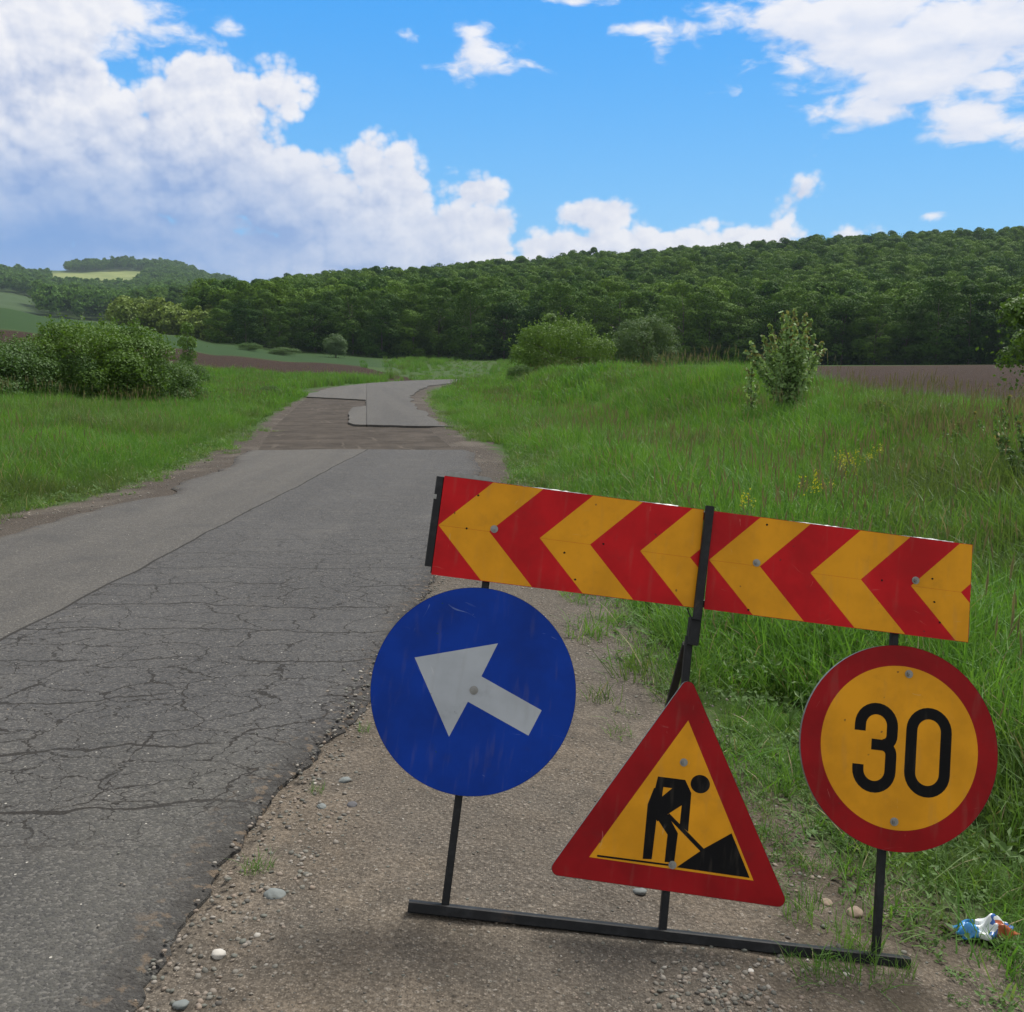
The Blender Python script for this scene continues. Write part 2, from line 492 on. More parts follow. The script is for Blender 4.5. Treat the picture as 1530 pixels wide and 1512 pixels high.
sand = T.mix(T.m('MULTIPLY', T.ramp(py_, 6.0, 10.5), T.ramp(T.noise(pos, 0.9, 4), 0.34, 0.50)), sand, (0.040, 0.032, 0.026))
peb = T.m('MULTIPLY', T.ramp(vor.outputs['Distance'], 0.42, 0.25), T.ramp(T.sep(vor.outputs['Color'])[1], 0.55, 0.75))
sand = T.mix(T.m('MULTIPLY', peb, 0.75), sand, g1)
g2 = T.mix(T.sep(vor2.outputs['Color'])[0], (0.035, 0.03, 0.024), (0.26, 0.225, 0.185))
sand = T.mix(T.m('MULTIPLY', T.ramp(vor2.outputs['Distance'], 0.55, 0.25), 0.75), sand, g2)
sand = T.mix(T.m('MULTIPLY', T.ramp(n_fine, 0.56, 0.44), 0.45), sand, (0.030, 0.025, 0.020))
sand = T.mix(T.m('MULTIPLY', T.m('MULTIPLY', T.ramp(T.sep(pos)[0], 0.45, 1.0), T.ramp(T.noise(pos, 2.2, 4, 0.6), 0.42, 0.58)), 0.65), sand, (0.055, 0.045, 0.032))
soil = T.mix(T.ramp(n_mid, 0.35, 0.7), (0.025, 0.048, 0.009), (0.045, 0.082, 0.016))
soil = T.mix(T.ramp(T.noise(pos, 0.05, 4), 0.4, 0.62), soil, (0.034, 0.066, 0.014))
ploughn = T.noise(T.vm('MULTIPLY', pos, (1, 2.5, 1)), 1.6, 5, 0.75)
plc = T.mix(T.ramp(ploughn, 0.35, 0.68), (0.012, 0.006, 0.003), (0.048, 0.025, 0.012))
fieldn = T.noise(T.vm('MULTIPLY', pos, (0.3, 1, 1)), 0.25, 4)
fc = T.mix(fieldn, (0.012, 0.036, 0.005), (0.020, 0.050, 0.008))
c = soil
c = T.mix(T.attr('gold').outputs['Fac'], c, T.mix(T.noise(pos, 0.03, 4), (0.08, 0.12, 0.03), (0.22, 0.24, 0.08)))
c = T.mix(T.attr('pale').outputs['Fac'], c, (0.034, 0.062, 0.018))
c = T.mix(T.attr('field').outputs['Fac'], c, fc)
c = T.mix(T.attr('plough').outputs['Fac'], c, plc)
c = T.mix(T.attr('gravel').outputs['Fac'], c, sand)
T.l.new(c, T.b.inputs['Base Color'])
T.b.inputs['Roughness'].default_value = 0.95
T.b.inputs['Specular IOR Level'].default_value = 0.15
h = T.m('ADD', T.m('MULTIPLY', n_mid, 1.2), T.m('ADD', T.m('MULTIPLY', n_fine, 0.35), T.m('MULTIPLY', vor.outputs['Distance'], -0.35)))
h = T.m('ADD', h, T.m('MULTIPLY', T.m('MULTIPLY', ploughn, T.attr('plough').outputs['Fac']), 12.0))
bump(T, h, 0.9, 0.02)


def asphalt(name, milled=False):
    T = mat(name)
    pos = T.new('ShaderNodeNewGeometry').outputs['Position']
    x, y, z = T.sep(pos)
    fine = T.noise(pos, 170, 3, 0.75)
    med = T.noise(pos, 11, 4, 0.6)
    big = T.noise(pos, 0.7, 4, 0.55)
    vo = T.new('ShaderNodeTexVoronoi'); T.l.new(pos, vo.inputs['Vector']); vo.inputs['Scale'].default_value = 120
    rnd = T.sep(vo.outputs['Color'])
    if milled:
        wx_ = T.m('ADD', x, T.m('MULTIPLY', y, 0.235))
        wx_ = T.m('ADD', wx_, T.m('MULTIPLY', T.m('SUBTRACT', T.noise(pos, 0.35, 3), 0.5), 1.2))
        st = T.noise(T.comb(T.m('MULTIPLY', wx_, 3.0), T.m('MULTIPLY', y, 0.22), 0.0), 1.6, 4, 0.6)
        bl = T.noise(pos, 1.1, 7, 0.75)
        c = T.mix(T.ramp(bl, 0.35, 0.66), (0.032, 0.027, 0.022), (0.066, 0.056, 0.047))
        c = T.mix(T.m('MULTIPLY', T.ramp(st, 0.58, 0.70), 0.65), c, (0.100, 0.086, 0.071))
        c = T.mix(T.m('MULTIPLY', T.ramp(fine, 0.45, 0.7), 0.5), c, (0.088, 0.073, 0.059))
        T.l.new(c, T.b.inputs['Base Color'])
        bump(T, T.m('ADD', T.m('MULTIPLY', bl, 2.0), fine), 0.5, 0.01)
        T.b.inputs['Specular IOR Level'].default_value = 0.1
        T.b.inputs['Roughness'].default_value = 0.95
        return
    # lane seam: left strip smoother, warmer and paler
    wob = T.m('MULTIPLY', T.m('SUBTRACT', T.noise(pos, 1.3, 3), 0.5), 0.10)
    sx = T.m('ADD', T.m('ADD', x, 2.78), T.m('ADD', wob, T.m('MULTIPLY', T.m('SUBTRACT', T.m('MINIMUM', y, 18.0), 6.0), -0.018)))
    sx2 = T.m('ADD', T.m('ADD', x, 3.7), T.m('MULTIPLY', T.m('SUBTRACT', y, 25.3), 0.145))
    fsel = T.m('GREATER_THAN', y, 21.0)
    sx = T.m('ADD', T.m('MULTIPLY', sx, T.m('SUBTRACT', 1.0, fsel)), T.m('MULTIPLY', sx2, fsel))
    laneR = T.ramp(sx, -0.015, 0.015)
    farm = T.ramp(y, 19.0, 22.0)
    base = T.mix(big, (0.049, 0.049, 0.050), (0.075, 0.074, 0.073))
    left = T.mix(big, (0.070, 0.066, 0.060), (0.094, 0.089, 0.080))
    nearp = T.ramp(T.m('ADD', y, T.m('MULTIPLY', big, 1.6)), 5.2, 4.2)
    base = T.mix(T.m('MULTIPLY', nearp, 0.75), base, T.mix(med, (0.062, 0.061, 0.055), (0.090, 0.088, 0.077)))
    c = T.mix(T.m('MULTIPLY', laneR, T.m('SUBTRACT', 1.0, T.m('MULTIPLY', fsel, 0.7))), left, base)
    track = T.noise(T.comb(T.m('MULTIPLY', T.m('ADD', x, T.m('MULTIPLY', T.m('MAXIMUM', T.m('SUBTRACT', y, 17.0), 0.0), 0.15)), 1.5), T.m('MULTIPLY', y, 0.06), 0.0), 1.0, 3, 0.5)
    c = T.mix(T.m('MULTIPLY', T.ramp(track, 0.45, 0.62), 0.30), c, (0.035, 0.035, 0.036))
    blot = T.noise(pos, 2.2, 6, 0.72)
    c = T.mix(T.m('MULTIPLY', T.ramp(blot, 0.50, 0.72), 0.35), c, (0.115, 0.108, 0.096))
    # aggregate speckle
    c = T.mix(T.m('MULTIPLY', T.ramp(rnd[0], 0.5, 1.0), 0.42), c, (0.20, 0.19, 0.175))
    c = T.mix(T.m('MULTIPLY', T.ramp(rnd[1], 0.55, 0.95), 0.5), c, (0.035, 0.035, 0.037))
    c = T.mix(T.m('MULTIPLY', T.ramp(fine, 0.55, 0.30), 0.45), c, (0.05, 0.05, 0.052))
    vs = T.new('ShaderNodeTexVoronoi'); T.l.new(pos, vs.inputs['Vector']); vs.inputs['Scale'].default_value = 34
    chip = T.m('MULTIPLY', T.ramp(vs.outputs['Distance'], 0.16, 0.10), T.ramp(T.sep(vs.outputs['Color'])[0], 0.90, 0.94))
    c = T.mix(chip, c, (0.40, 0.38, 0.34))
    # cracks: mostly across the road, linked by short ones
    wv = T.vm('SCALE', T.vm('SUBTRACT', T.noise(pos, 2.0, 5, 0.7, out='Color'), (0.5, 0.5, 0.5)), scale=0.34)
    pw = T.vm('ADD', pos, wv)
    pw = T.vm('MULTIPLY', pw, (1.0, 1.35, 0.0))

    def crack(scale, width, seedv):
        v = T.new('ShaderNodeTexVoronoi', feature='DISTANCE_TO_EDGE', voronoi_dimensions='2D')
        T.l.new(T.vm('ADD', pw, seedv), v.inputs['Vector']); v.inputs['Scale'].default_value = scale
        w = T.m('MULTIPLY', T.m('ADD', T.noise(pos, 5, 3), -0.25), width)
        return T.m('LESS_THAN', v.outputs['Distance'], w)
    k1 = crack(2.6, 0.056, (0.0, 0.0, 0.0))
    k2 = crack(6.0, 0.060, (3.0, 7.0, 0.0))
    zone = T.m('MULTIPLY', T.ramp(T.m('ADD', y, T.m('MULTIPLY', T.m('SUBTRACT', big, 0.5), 2.2)), 2.7, 3.3), T.m('MULTIPLY', laneR, T.m('ADD', 0.25, T.m('MULTIPLY', T.ramp(y, 10.0, 5.5), 0.75))))
    zone2 = T.m('MULTIPLY', zone, T.ramp(T.noise(pos, 0.8, 2), 0.36, 0.50))
    tr = T.m('ADD', T.m('MULTIPLY', y, 1.5), T.m('MULTIPLY', T.m('SUBTRACT', T.noise(T.vm('MULTIPLY', pos, (1, 0.4, 1)), 1.1, 5, 0.6), 0.5), 0.9))
    trf = T.m('ABSOLUTE', T.m('SUBTRACT', T.m('FRACT', T.m('MULTIPLY', tr, 1.15)), 0.5))
    k3 = T.m('MULTIPLY', T.m('LESS_THAN', trf, T.m('MULTIPLY', T.noise(pos, 7, 2), 0.034)), T.ramp(T.noise(pos, 1.1, 2), 0.38, 0.44))
    cr = T.m('MAXIMUM', T.m('MAXIMUM', T.m('MULTIPLY', k1, zone), T.m('MULTIPLY', k2, zone2)), T.m('MULTIPLY', k3, zone))
    lone = T.m('LESS_THAN', T.m('ABSOLUTE', sx), 0.012)
    cr = T.m('MAXIMUM', cr, lone)
    c = T.mix(T.m('MULTIPLY', cr, 0.85), c, (0.018, 0.016, 0.014))
    stain = T.ramp(T.noise(pos, 1.7, 3), 0.60, 0.72)
    c = T.mix(T.m('MULTIPLY', stain, 0.35), c, (0.05, 0.05, 0.05))
    dust = T.attr('dust').outputs['Fac']
    dn = T.m('MULTIPLY', dust, T.ramp(T.noise(pos, 14, 4), 0.30, 0.55))
    c = T.mix(T.m('MULTIPLY', dn, 0.7), c, (0.035, 0.032, 0.030))
    c = T.mix(T.m('MULTIPLY', dust, T.ramp(T.noise(pos, 23, 3), 0.56, 0.66)), c, (0.13, 0.10, 0.072))
    T.l.new(c, T.b.inputs['Base Color'])
    hh = T.m('ADD', T.m('MULTIPLY', fine, 0.5), T.m('ADD', T.m('MULTIPLY', vo.outputs['Distance'], -0.45), T.m('MULTIPLY', cr, -1.6)))
    bump(T, T.m('ADD', T.m('ADD', hh, T.m('MULTIPLY', med, 1.2)), T.m('MULTIPLY', T.m('MULTIPLY', dust, T.noise(pos, 45, 4, 0.7)), 3.0)), 0.85, 0.009)
    T.b.inputs['Roughness'].default_value = 0.9
    T.b.inputs['Specular IOR Level'].default_value = 0.18


asphalt('asphalt')
asphalt('milled', True)


def foliage(name, c1, c2, rand=0.6, trans=0.30, nscale=1.0, third=None, spec=0.25):
    m = bpy.data.materials.new(name); m.use_nodes = True; M[name] = m
    T = NT(m.node_tree); T.n.clear()
    out = T.new('ShaderNodeOutputMaterial')
    oi = T.new('ShaderNodeObjectInfo')
    pos = T.new('ShaderNodeNewGeometry').outputs['Position']
    f = T.m('ADD', T.m('MULTIPLY', oi.outputs['Random'], rand), T.m('MULTIPLY', T.noise(pos, nscale, 2), 1.0 - rand), clamp=True)
    c = T.mix(f, c1, c2)
    if third is not None:
        c = T.mix(T.ramp(T.noise(pos, 0.30, 4, 0.65), 0.48, 0.62), c, third)
    d = T.new('ShaderNodeBsdfPrincipled'); T.l.new(c, d.inputs['Base Color']); d.inputs['Roughness'].default_value = 0.6
    d.inputs['Specular IOR Level'].default_value = spec
    tr = T.new('ShaderNodeBsdfTranslucent')
    T.l.new(T.mix(1.0, c, (1.35, 1.3, 0.7), 'MULTIPLY'), tr.inputs[0])
    mx = T.new('ShaderNodeMixShader'); mx.inputs[0].default_value = trans
    T.l.new(d.outputs[0], mx.inputs[1]); T.l.new(tr.outputs[0], mx.inputs[2]); T.l.new(mx.outputs[0], out.inputs[0])
    return m


foliage('blade', (0.038, 0.124, 0.018), (0.130, 0.262, 0.044), 0.55, 0.40, 1.1, (0.080, 0.130, 0.038))
foliage('blade_pale', (0.10, 0.17, 0.05), (0.16, 0.24, 0.08), 0.5, 0.35, 1.5)
foliage('seedhead', (0.15, 0.15, 0.075), (0.23, 0.20, 0.12), 0.6, 0.2, 2.0)
foliage('straw', (0.24, 0.21, 0.12), (0.32, 0.28, 0.17), 0.6, 0.2, 2.0)
foliage('weed', (0.06, 0.12, 0.03), (0.11, 0.19, 0.055), 0.5, 0.3, 3.0)
foliage('forest', (0.022, 0.068, 0.006), (0.105, 0.190, 0.018), 0.8, 0.16, 0.12, None, 0.05)
foliage('edge_tree', (0.016, 0.050, 0.007), (0.078, 0.150, 0.016), 0.8, 0.14, 0.25, None, 0.05)
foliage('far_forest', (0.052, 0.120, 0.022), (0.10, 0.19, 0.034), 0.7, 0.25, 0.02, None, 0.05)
foliage('olive', (0.10, 0.165, 0.022), (0.17, 0.24, 0.036), 0.6, 0.15, 0.3)
foliage('bush', (0.052, 0.115, 0.018), (0.115, 0.205, 0.034), 0.3, 0.3, 0.8)
foliage('bush_dark', (0.040, 0.095, 0.022), (0.080, 0.150, 0.036), 0.3, 0.28, 0.8)
foliage('bush_round', (0.060, 0.115, 0.045), (0.10, 0.165, 0.065), 0.3, 0.28, 0.8)
foliage('sapling_leaf', (0.12, 0.22, 0.065), (0.26, 0.38, 0.16), 0.2, 0.3, 6.0)
foliage('young_leaf', (0.17, 0.22, 0.07), (0.22, 0.16, 0.07), 0.2, 0.3, 6.0)
foliage('yellow_flower', (0.36, 0.36, 0.02), (0.46, 0.44, 0.03), 0.5, 0.3, 9.0)

T = mat('bark')
pos = T.new('ShaderNodeTexCoord').outputs['Object']
T.l.new(T.mix(T.noise(T.vm('MULTIPLY', pos, (6, 6, 1)), 3, 4), (0.035, 0.028, 0.022), (0.12, 0.10, 0.08)), T.b.inputs['Base Color'])
T = mat('pebble')
oi = T.new('ShaderNodeObjectInfo')
pos = T.new('ShaderNodeTexCoord').outputs['Object']
cr_ = T.new('ShaderNodeValToRGB'); T.l.new(oi.outputs['Random'], cr_.inputs[0])
e = cr_.color_ramp.elements; e[0].color = (0.05, 0.045, 0.04, 1); e[1].color = (0.40, 0.38, 0.34, 1)
for p_, c_ in ((0.35, (0.12, 0.13, 0.11, 1)), (0.6, (0.19, 0.17, 0.145, 1)), (0.8, (0.22, 0.17, 0.13, 1)), (0.96, (0.24, 0.22, 0.19, 1))):
    q = e.new(p_); q.color = c_
T.l.new(T.mix(T.noise(pos, 4, 4), cr_.outputs[0], T.mix(0.5, cr_.outputs[0], (0.1, 0.09, 0.08))), T.b.inputs['Base Color'])
for nm, c1, c2 in (('stone_grey', (0.10, 0.115, 0.115), (0.17, 0.185, 0.18)), ('stone_white', (0.33, 0.31, 0.28), (0.5, 0.48, 0.44)), ('stone_dark', (0.05, 0.05, 0.055), (0.10, 0.10, 0.11)), ('stone_brown', (0.16, 0.12, 0.09), (0.26, 0.20, 0.15))):
    T = mat(nm); pos = T.new('ShaderNodeTexCoord').outputs['Object']
    nn = T.noise(pos, 30, 5, 0.7)
    T.l.new(T.mix(nn, c1, c2), T.b.inputs['Base Color']); bump(T, nn, 0.5, 0.004)


def paint(name, col, rough=0.38, scratch=0.5, wear=(0.35, 0.33, 0.30), spots=(0.05, 0.04, 0.03), spotamt=0.8, aging=0.14):
    """retro-reflective sheeting: faint mottling, scratches, chips and dirt specks"""
    T = mat(name)
    pos = T.new('ShaderNodeTexCoord').outputs['Object']
    big = T.noise(pos, 5, 4, 0.6)
    dark = tuple(c * (1 - aging * 1.6) for c in col)
    lite = tuple(min(1, c * (1 + aging)) for c in col)
    c = T.mix(T.ramp(big, 0.3, 0.7), dark, lite)
    w = T.vm('ADD', pos, T.vm('SCALE', T.noise(pos, 3, 2, out='Color'), scale=0.3))
    s1 = T.noise(T.vm('MULTIPLY', w, (4, 1, 70)), 1.6, 3, 0.6)
    s2 = T.noise(T.vm('MULTIPLY', w, (60, 1, 9)), 1.2, 3, 0.6)
    sc = T.m('MAXIMUM', T.ramp(s1, 0.695, 0.72), T.ramp(s2, 0.70, 0.725))
    sc = T.m('MULTIPLY', sc, T.ramp(T.noise(pos, 7, 2), 0.45, 0.6))
    c = T.mix(T.m('MULTIPLY', sc, scratch), c, wear)
    v = T.new('ShaderNodeTexVoronoi'); T.l.new(T.vm('ADD', pos, T.vm('SCALE', T.noise(pos, 60, 2, out='Color'), scale=0.012)), v.inputs['Vector']); v.inputs['Scale'].default_value = 26
    rr = T.sep(v.outputs['Color'])
    sp = T.m('MULTIPLY', T.ramp(v.outputs['Distance'], 0.11, 0.05), T.m('GREATER_THAN', rr[0], 0.85))
    c = T.mix(T.m('MULTIPLY', sp, spotamt), c, spots)
    v2 = T.new('ShaderNodeTexVoronoi'); T.l.new(pos, v2.inputs['Vector']); v2.inputs['Scale'].default_value = 60
    sp2 = T.m('MULTIPLY', T.ramp(v2.outputs['Distance'], 0.12, 0.06), T.m('GREATER_THAN', T.sep(v2.outputs['Color'])[1], 0.95))
    c = T.mix(T.m('MULTIPLY', sp2, 0.7), c, wear)
    gr = T.ramp(T.noise(pos, 14, 5, 0.7), 0.55, 0.75)
    c = T.mix(T.m('MULTIPLY', gr, 0.35), c, tuple(k_ * 0.62 + 0.012 for k_ in col))
    c = T.mix(T.m('MULTIPLY', T.ramp(T.noise(T.vm('MULTIPLY', pos, (9, 1, 1.5)), 4, 3), 0.55, 0.72), 0.10), c, (0.20, 0.17, 0.13))
    T.l.new(c, T.b.inputs['Base Color'])
    T.l.new(T.m('ADD', rough - 0.08, T.m('MULTIPLY', big, 0.22)), T.b.inputs['Roughness'])
    T.b.inputs['Specular IOR Level'].default_value = 0.12
    bump(T, T.m('ADD', T.noise(pos, 2.5, 2), T.m('MULTIPLY', sc, -0.02)), 0.12, 0.01)


paint('sign_blue', (0.002, 0.036, 0.30), wear=(0.20, 0.28, 0.5), spots=(0.01, 0.06, 0.08))
paint('sign_white', (0.40, 0.43, 0.47), wear=(0.6, 0.6, 0.6), spots=(0.2, 0.2, 0.18), aging=0.08)
paint('sign_yellow', (0.66, 0.29, 0.012), wear=(0.62, 0.36, 0.12), spots=(0.10, 0.05, 0.02), aging=0.10)
paint('sign_red', (0.47, 0.008, 0.012), wear=(0.62, 0.16, 0.14), spots=(0.12, 0.02, 0.02), aging=0.14)
paint('sign_darkred', (0.27, 0.006, 0.009), wear=(0.55, 0.22, 0.2), spots=(0.1, 0.02, 0.02), aging=0.14)
paint('sign_black', (0.005, 0.005, 0.006), rough=0.6, scratch=0.25, wear=(0.12, 0.11, 0.10), spots=(0.25, 0.16, 0.06), spotamt=0.35)
T = mat('steel_black')
pos = T.new('ShaderNodeTexCoord').outputs['Object']
nn = T.noise(pos, 22, 5, 0.7)
c = T.mix(T.ramp(nn, 0.45, 0.75), (0.008, 0.009, 0.011), (0.022, 0.024, 0.027))
c = T.mix(T.m('MULTIPLY', T.ramp(T.noise(pos, 9, 5, 0.7), 0.60, 0.72), 0.6), c, (0.06, 0.042, 0.03))
T.b.inputs['Specular IOR Level'].default_value = 0.25
T.l.new(c, T.b.inputs['Base Color']); T.b.inputs['Roughness'].default_value = 0.5; bump(T, nn, 0.3, 0.003)
T = mat('zinc')
pos = T.new('ShaderNodeTexCoord').outputs['Object']
T.l.new(T.mix(T.noise(pos, 60, 4), (0.16, 0.16, 0.15), (0.34, 0.34, 0.33)), T.b.inputs['Base Color'])
T.b.inputs['Metallic'].default_value = 0.6; T.b.inputs['Roughness'].default_value = 0.5
T = mat('tape_white'); T.b.inputs['Base Color'].default_value = (0.20, 0.21, 0.22, 1); T.b.inputs['Roughness'].default_value = 0.4
T = mat('bag')
pos = T.new('ShaderNodeTexCoord').outputs['Object']
x_, y_, z_ = T.sep(pos)
ww = T.m('ADD', x_, T.m('MULTIPLY', T.m('SUBTRACT', T.noise(pos, 22, 3), 0.5), 0.06))
c = T.mix(T.m('GREATER_THAN', ww, -0.035), (0.03, 0.21, 0.50), (0.60, 0.64, 0.66))
c = T.mix(T.m('GREATER_THAN', T.noise(pos, 16, 2), 0.55), c, (0.02, 0.09, 0.32))
c = T.mix(T.m('MULTIPLY', T.m('GREATER_THAN', ww, 0.03), T.m('LESS_THAN', y_, 0.0)), c, (0.33, 0.085, 0.03))
T.l.new(c, T.b.inputs['Base Color']); T.b.inputs['Roughness'].default_value = 0.3

# ------------------------------------------------------------------ build: ground and road
polar_ground()


def loft_rows(L, R, ncol, top, name, nrow_step):
    pass


def near_road():
    ys = [-5.0]
    while ys[-1] < 17.6: ys.append(ys[-1] + (0.035 if ys[-1] > 1 else 0.25) * (1 if ys[-1] < 7 else 2.2))
    ys[-1] = 17.62
    ys = np.array(ys)
    front = 17.62 + 0.0
    xl = fi(ys, XL) + vnoise(ys, ys * 0, 0.8, 11) * 0.30 + vnoise(ys, ys * 0, 0.22, 12) * 0.12
    xr = fi(ys, XR) + RNG.normal(0, .007, len(ys)) + vnoise(ys, ys * 0, 0.6, 13) * 0.12 + vnoise(ys, ys * 0, 0.17, 14) * 0.07 + vnoise(ys, ys * 0, 0.07, 15) * 0.03
    u = np.concatenate([[0, 0.004, 0.012, 0.025], np.linspace(0.05, 0.95, 46), [0.965, 0.98, 0.990, 0.996, 1]])
    X = xl[:, None] + (xr - xl)[:, None] * u[None]
    Y = np.repeat(ys[:, None], len(u), 1)
    de = np.minimum((X - xl[:, None]), (xr[:, None] - X))
    Z = 0.1 + 0.010 * (1 - ((u[None] - .5) * 2) ** 2) - 0.028 * (1 - np.clip(de / 0.13, 0, 1)) ** 2
    Z = Z + vnoise(X, Y, 0.7, 16) * 0.012 + vnoise(X, Y, 0.09, 17) * 0.007 * (1 - sst(0.05, 0.3, de))
    Z[:, 0] = 0.0; Z[:, -1] = 0.0
    fr = X.copy(), np.full_like(Y[-1:], 17.64), Z[-1:] * 0
    V = np.stack([X, Y, Z], -1)
    last = V[-1:].copy(); last[..., 2] = 0.0; last[..., 1] += 0.01
    V = np.concatenate([V, last]); nr, nc = V.shape[:2]
    V[:-1][-1, :, 1] += vnoise(V[-2, :, 0], V[-2, :, 0] * 0, 0.7, 18) * 0.12
    V[-1, :, 1] = V[-2, :, 1] + 0.01
    i = np.arange(nr - 1)[:, None] * nc; j = np.arange(nc - 1)[None]
    q = np.stack([i + j, i + j + 1, i + nc + j + 1, i + nc + j], -1).reshape(-1, 4)
    de = np.concatenate([de, de[-1:]])
    dust = (1 - sst(0.0, 0.22, de)) * 0.9
    return V.reshape(-1, 3), q, dust.ravel()


def resample(pts, n):
    p = np.array(pts, float); s = np.concatenate([[0], np.cumsum(np.hypot(*np.diff(p, axis=0).T))]); t = np.linspace(0, s[-1], n)
    return np.stack([np.interp(t, s, p[:, 0]), np.interp(t, s, p[:, 1])], 1)


def poly_plate(pts, ztop, zbot):
    from mathutils.geometry import tessellate_polygon
    n = len(pts)
    tri = tessellate_polygon([[Vector((x, y, 0)) for x, y in pts]])
    V = [(x, y, ztop) for x, y in pts] + [(x, y, zbot) for x, y in pts]
    T_ = []
    for a, b, c in tri:
        A, B, C_ = (pts[k] for k in (a, b, c))
        cr = (B[0] - A[0]) * (C_[1] - A[1]) - (B[1] - A[1]) * (C_[0] - A[0])
        T_.append((a, b, c) if cr > 0 else (a, c, b))
    Q = [(i, n + i, n + (i + 1) % n, (i + 1) % n) for i in range(n)]
    return np.array(V), np.array(T_), np.array(Q)


Vn, Qn, dust = near_road()
far_left = [(-10.3, 48.3), (-10.9, 56), (-11.9, 64), (-12.2, 70), (-11.9, 82), (-10.4, 94), (-7.5, 103), (-2, 112), (6, 122), (30, 143)]
far_right = [(33, 133), (12, 118), (2, 106), (-2.6, 97), (-4.6, 86), (-5.7, 77), (-6.0, 70), (-5.5, 58), (-4.95, 48), (-3.7, 37.6), (-2.5, 29.5), (-1.75, 25.2)]
fr2 = resample(far_right, 160)
fr2[:, 0] += vnoise(fr2[:, 1], fr2[:, 0], 1.5, 21) * 0.35
fl2 = resample(far_left, 120); fl2[:, 0] += vnoise(fl2[:, 1], fl2[:, 0], 1.5, 22) * 0.3
inner = resample([(-1.4, 24.5), (-2.6, 24.75), (-4.03, 25.3)], 14)[:, :].tolist() + resample([(-4.3, 26.2), (-5.1, 31), (-5.72, 35.8)], 14).tolist() + [(-5.4, 36.9)] + resample([(-5.45, 37.2), (-6.35, 43.4)], 8).tolist() + resample([(-6.6, 43.6), (-8.5, 46), (-10.2, 48.1)], 14).tolist()
inner = [(x + random.uniform(-.03, .03), y + random.uniform(-.06, .06)) for x, y in inner]
polyf = [tuple(p) for p in fr2] + inner + [tuple(p) for p in fl2]
Vf, Tf, Qf = poly_plate(polyf, 0.1, 0.0)
V = np.concatenate([Vn, Vf]); o_ = len(Vn)
me = meshnp('road', V, [np.concatenate([Qn, Qf + o_]), Tf + o_], [M['asphalt']], attrs=dict(dust=np.concatenate([dust, np.zeros(len(Vf))])))
tag(link('road', me), kind='structure')
# milled stretch
ml = [(x, y) for x, y in zip(fi(np.linspace(49.5, 17.0, 60), XL) - 0.55, np.linspace(49.5, 17.0, 60))]
mr = [(x, y) for x, y in zip(fi(np.linspace(15.5, 34, 40), XVR) + 0.05, np.linspace(15.5, 34, 40))]
mp = ml + [(-3, 17.0), (-0.9, 17.0), (-0.55, 15.6)] + mr + [(-4.2, 44), (-8, 49)]
mp = [(x + random.uniform(-.22, .22) * (abs(y - 17) > .3), y) for x, y in mp]
Vm, Tm, Qm = poly_plate(mp, 0.045, 0.0)
me = meshnp('milled_road_surface', Vm, [Tm, Qm], [M['milled']])
tag(link('milled_road_surface', me), kind='structure')


# ------------------------------------------------------------------ the road-works sign stand
O_ = Vector((-0.11301, 2.81919, 0.65107))
U_ = Vector((0.990904, 0.021068, -0.132908)); V_ = Vector((-0.120559, -0.299790, -0.946357))
U_.normalize(); V_ = (V_ - U_ * V_.dot(U_)).normalized(); N_ = U_.cross(V_)      # away from the camera
VB = 0.6195                                                                     # base bar line
base = O_ + V_ * VB
stand = empty('roadworks_sign_stand', base)
stand.matrix_world = Matrix(((U_.x, N_.x, -V_.x, base.x), (U_.y, N_.y, -V_.y, base.y), (U_.z, N_.z, -V_.z, base.z), (0, 0, 0, 1)))
tag(stand, 'black steel stand leaning back on gravel, with a chevron board above three signs', 'road sign')


def L(u, v): return (u, VB - v)


def circ(cu, cv, r, n=96): return [L(cu + r * math.cos(a), cv + r * math.sin(a)) for a in np.linspace(0, 2 * PI, n, endpoint=False)]


def bolt(parent, u, v, y, r=0.009):
    b = MB(); x, z = L(u, v)
    hexp = [(x + r * 1.35 * math.cos(a), z + r * 1.35 * math.sin(a)) for a in np.linspace(0, 2 * PI, 20, endpoint=False)]
    b.prism(hexp, y - 0.0015, y + 0.001)
    b.prism([(x + r * 0.8 * math.cos(a), z + r * 0.8 * math.sin(a)) for a in np.linspace(0.3, 0.3 + 2 * PI, 6, endpoint=False)], y - 0.007, y - 0.0015)
    b.prism([(x + r * 0.35 * math.cos(a), z + r * 0.35 * math.sin(a)) for a in np.linspace(0, 2 * PI, 10, endpoint=False)], y - 0.011, y - 0.007)
    return b.build('bolt', M['zinc'], parent)


def drill_hole(parent, u, v, y, r=0.0035):
    b = MB(); x, z = L(u, v)
    b.prism([(x + r * random.uniform(.8, 1.3) * math.cos(a), z + r * random.uniform(.8, 1.3) * math.sin(a)) for a in np.linspace(0, 2 * PI, 12, endpoint=False)], y - 0.0004, y + 0.001)
    return b.build('bolt_hole', M['sign_black'], parent)


SF = -0.022     # front face of the sign plates (local y), posts centred on y=0
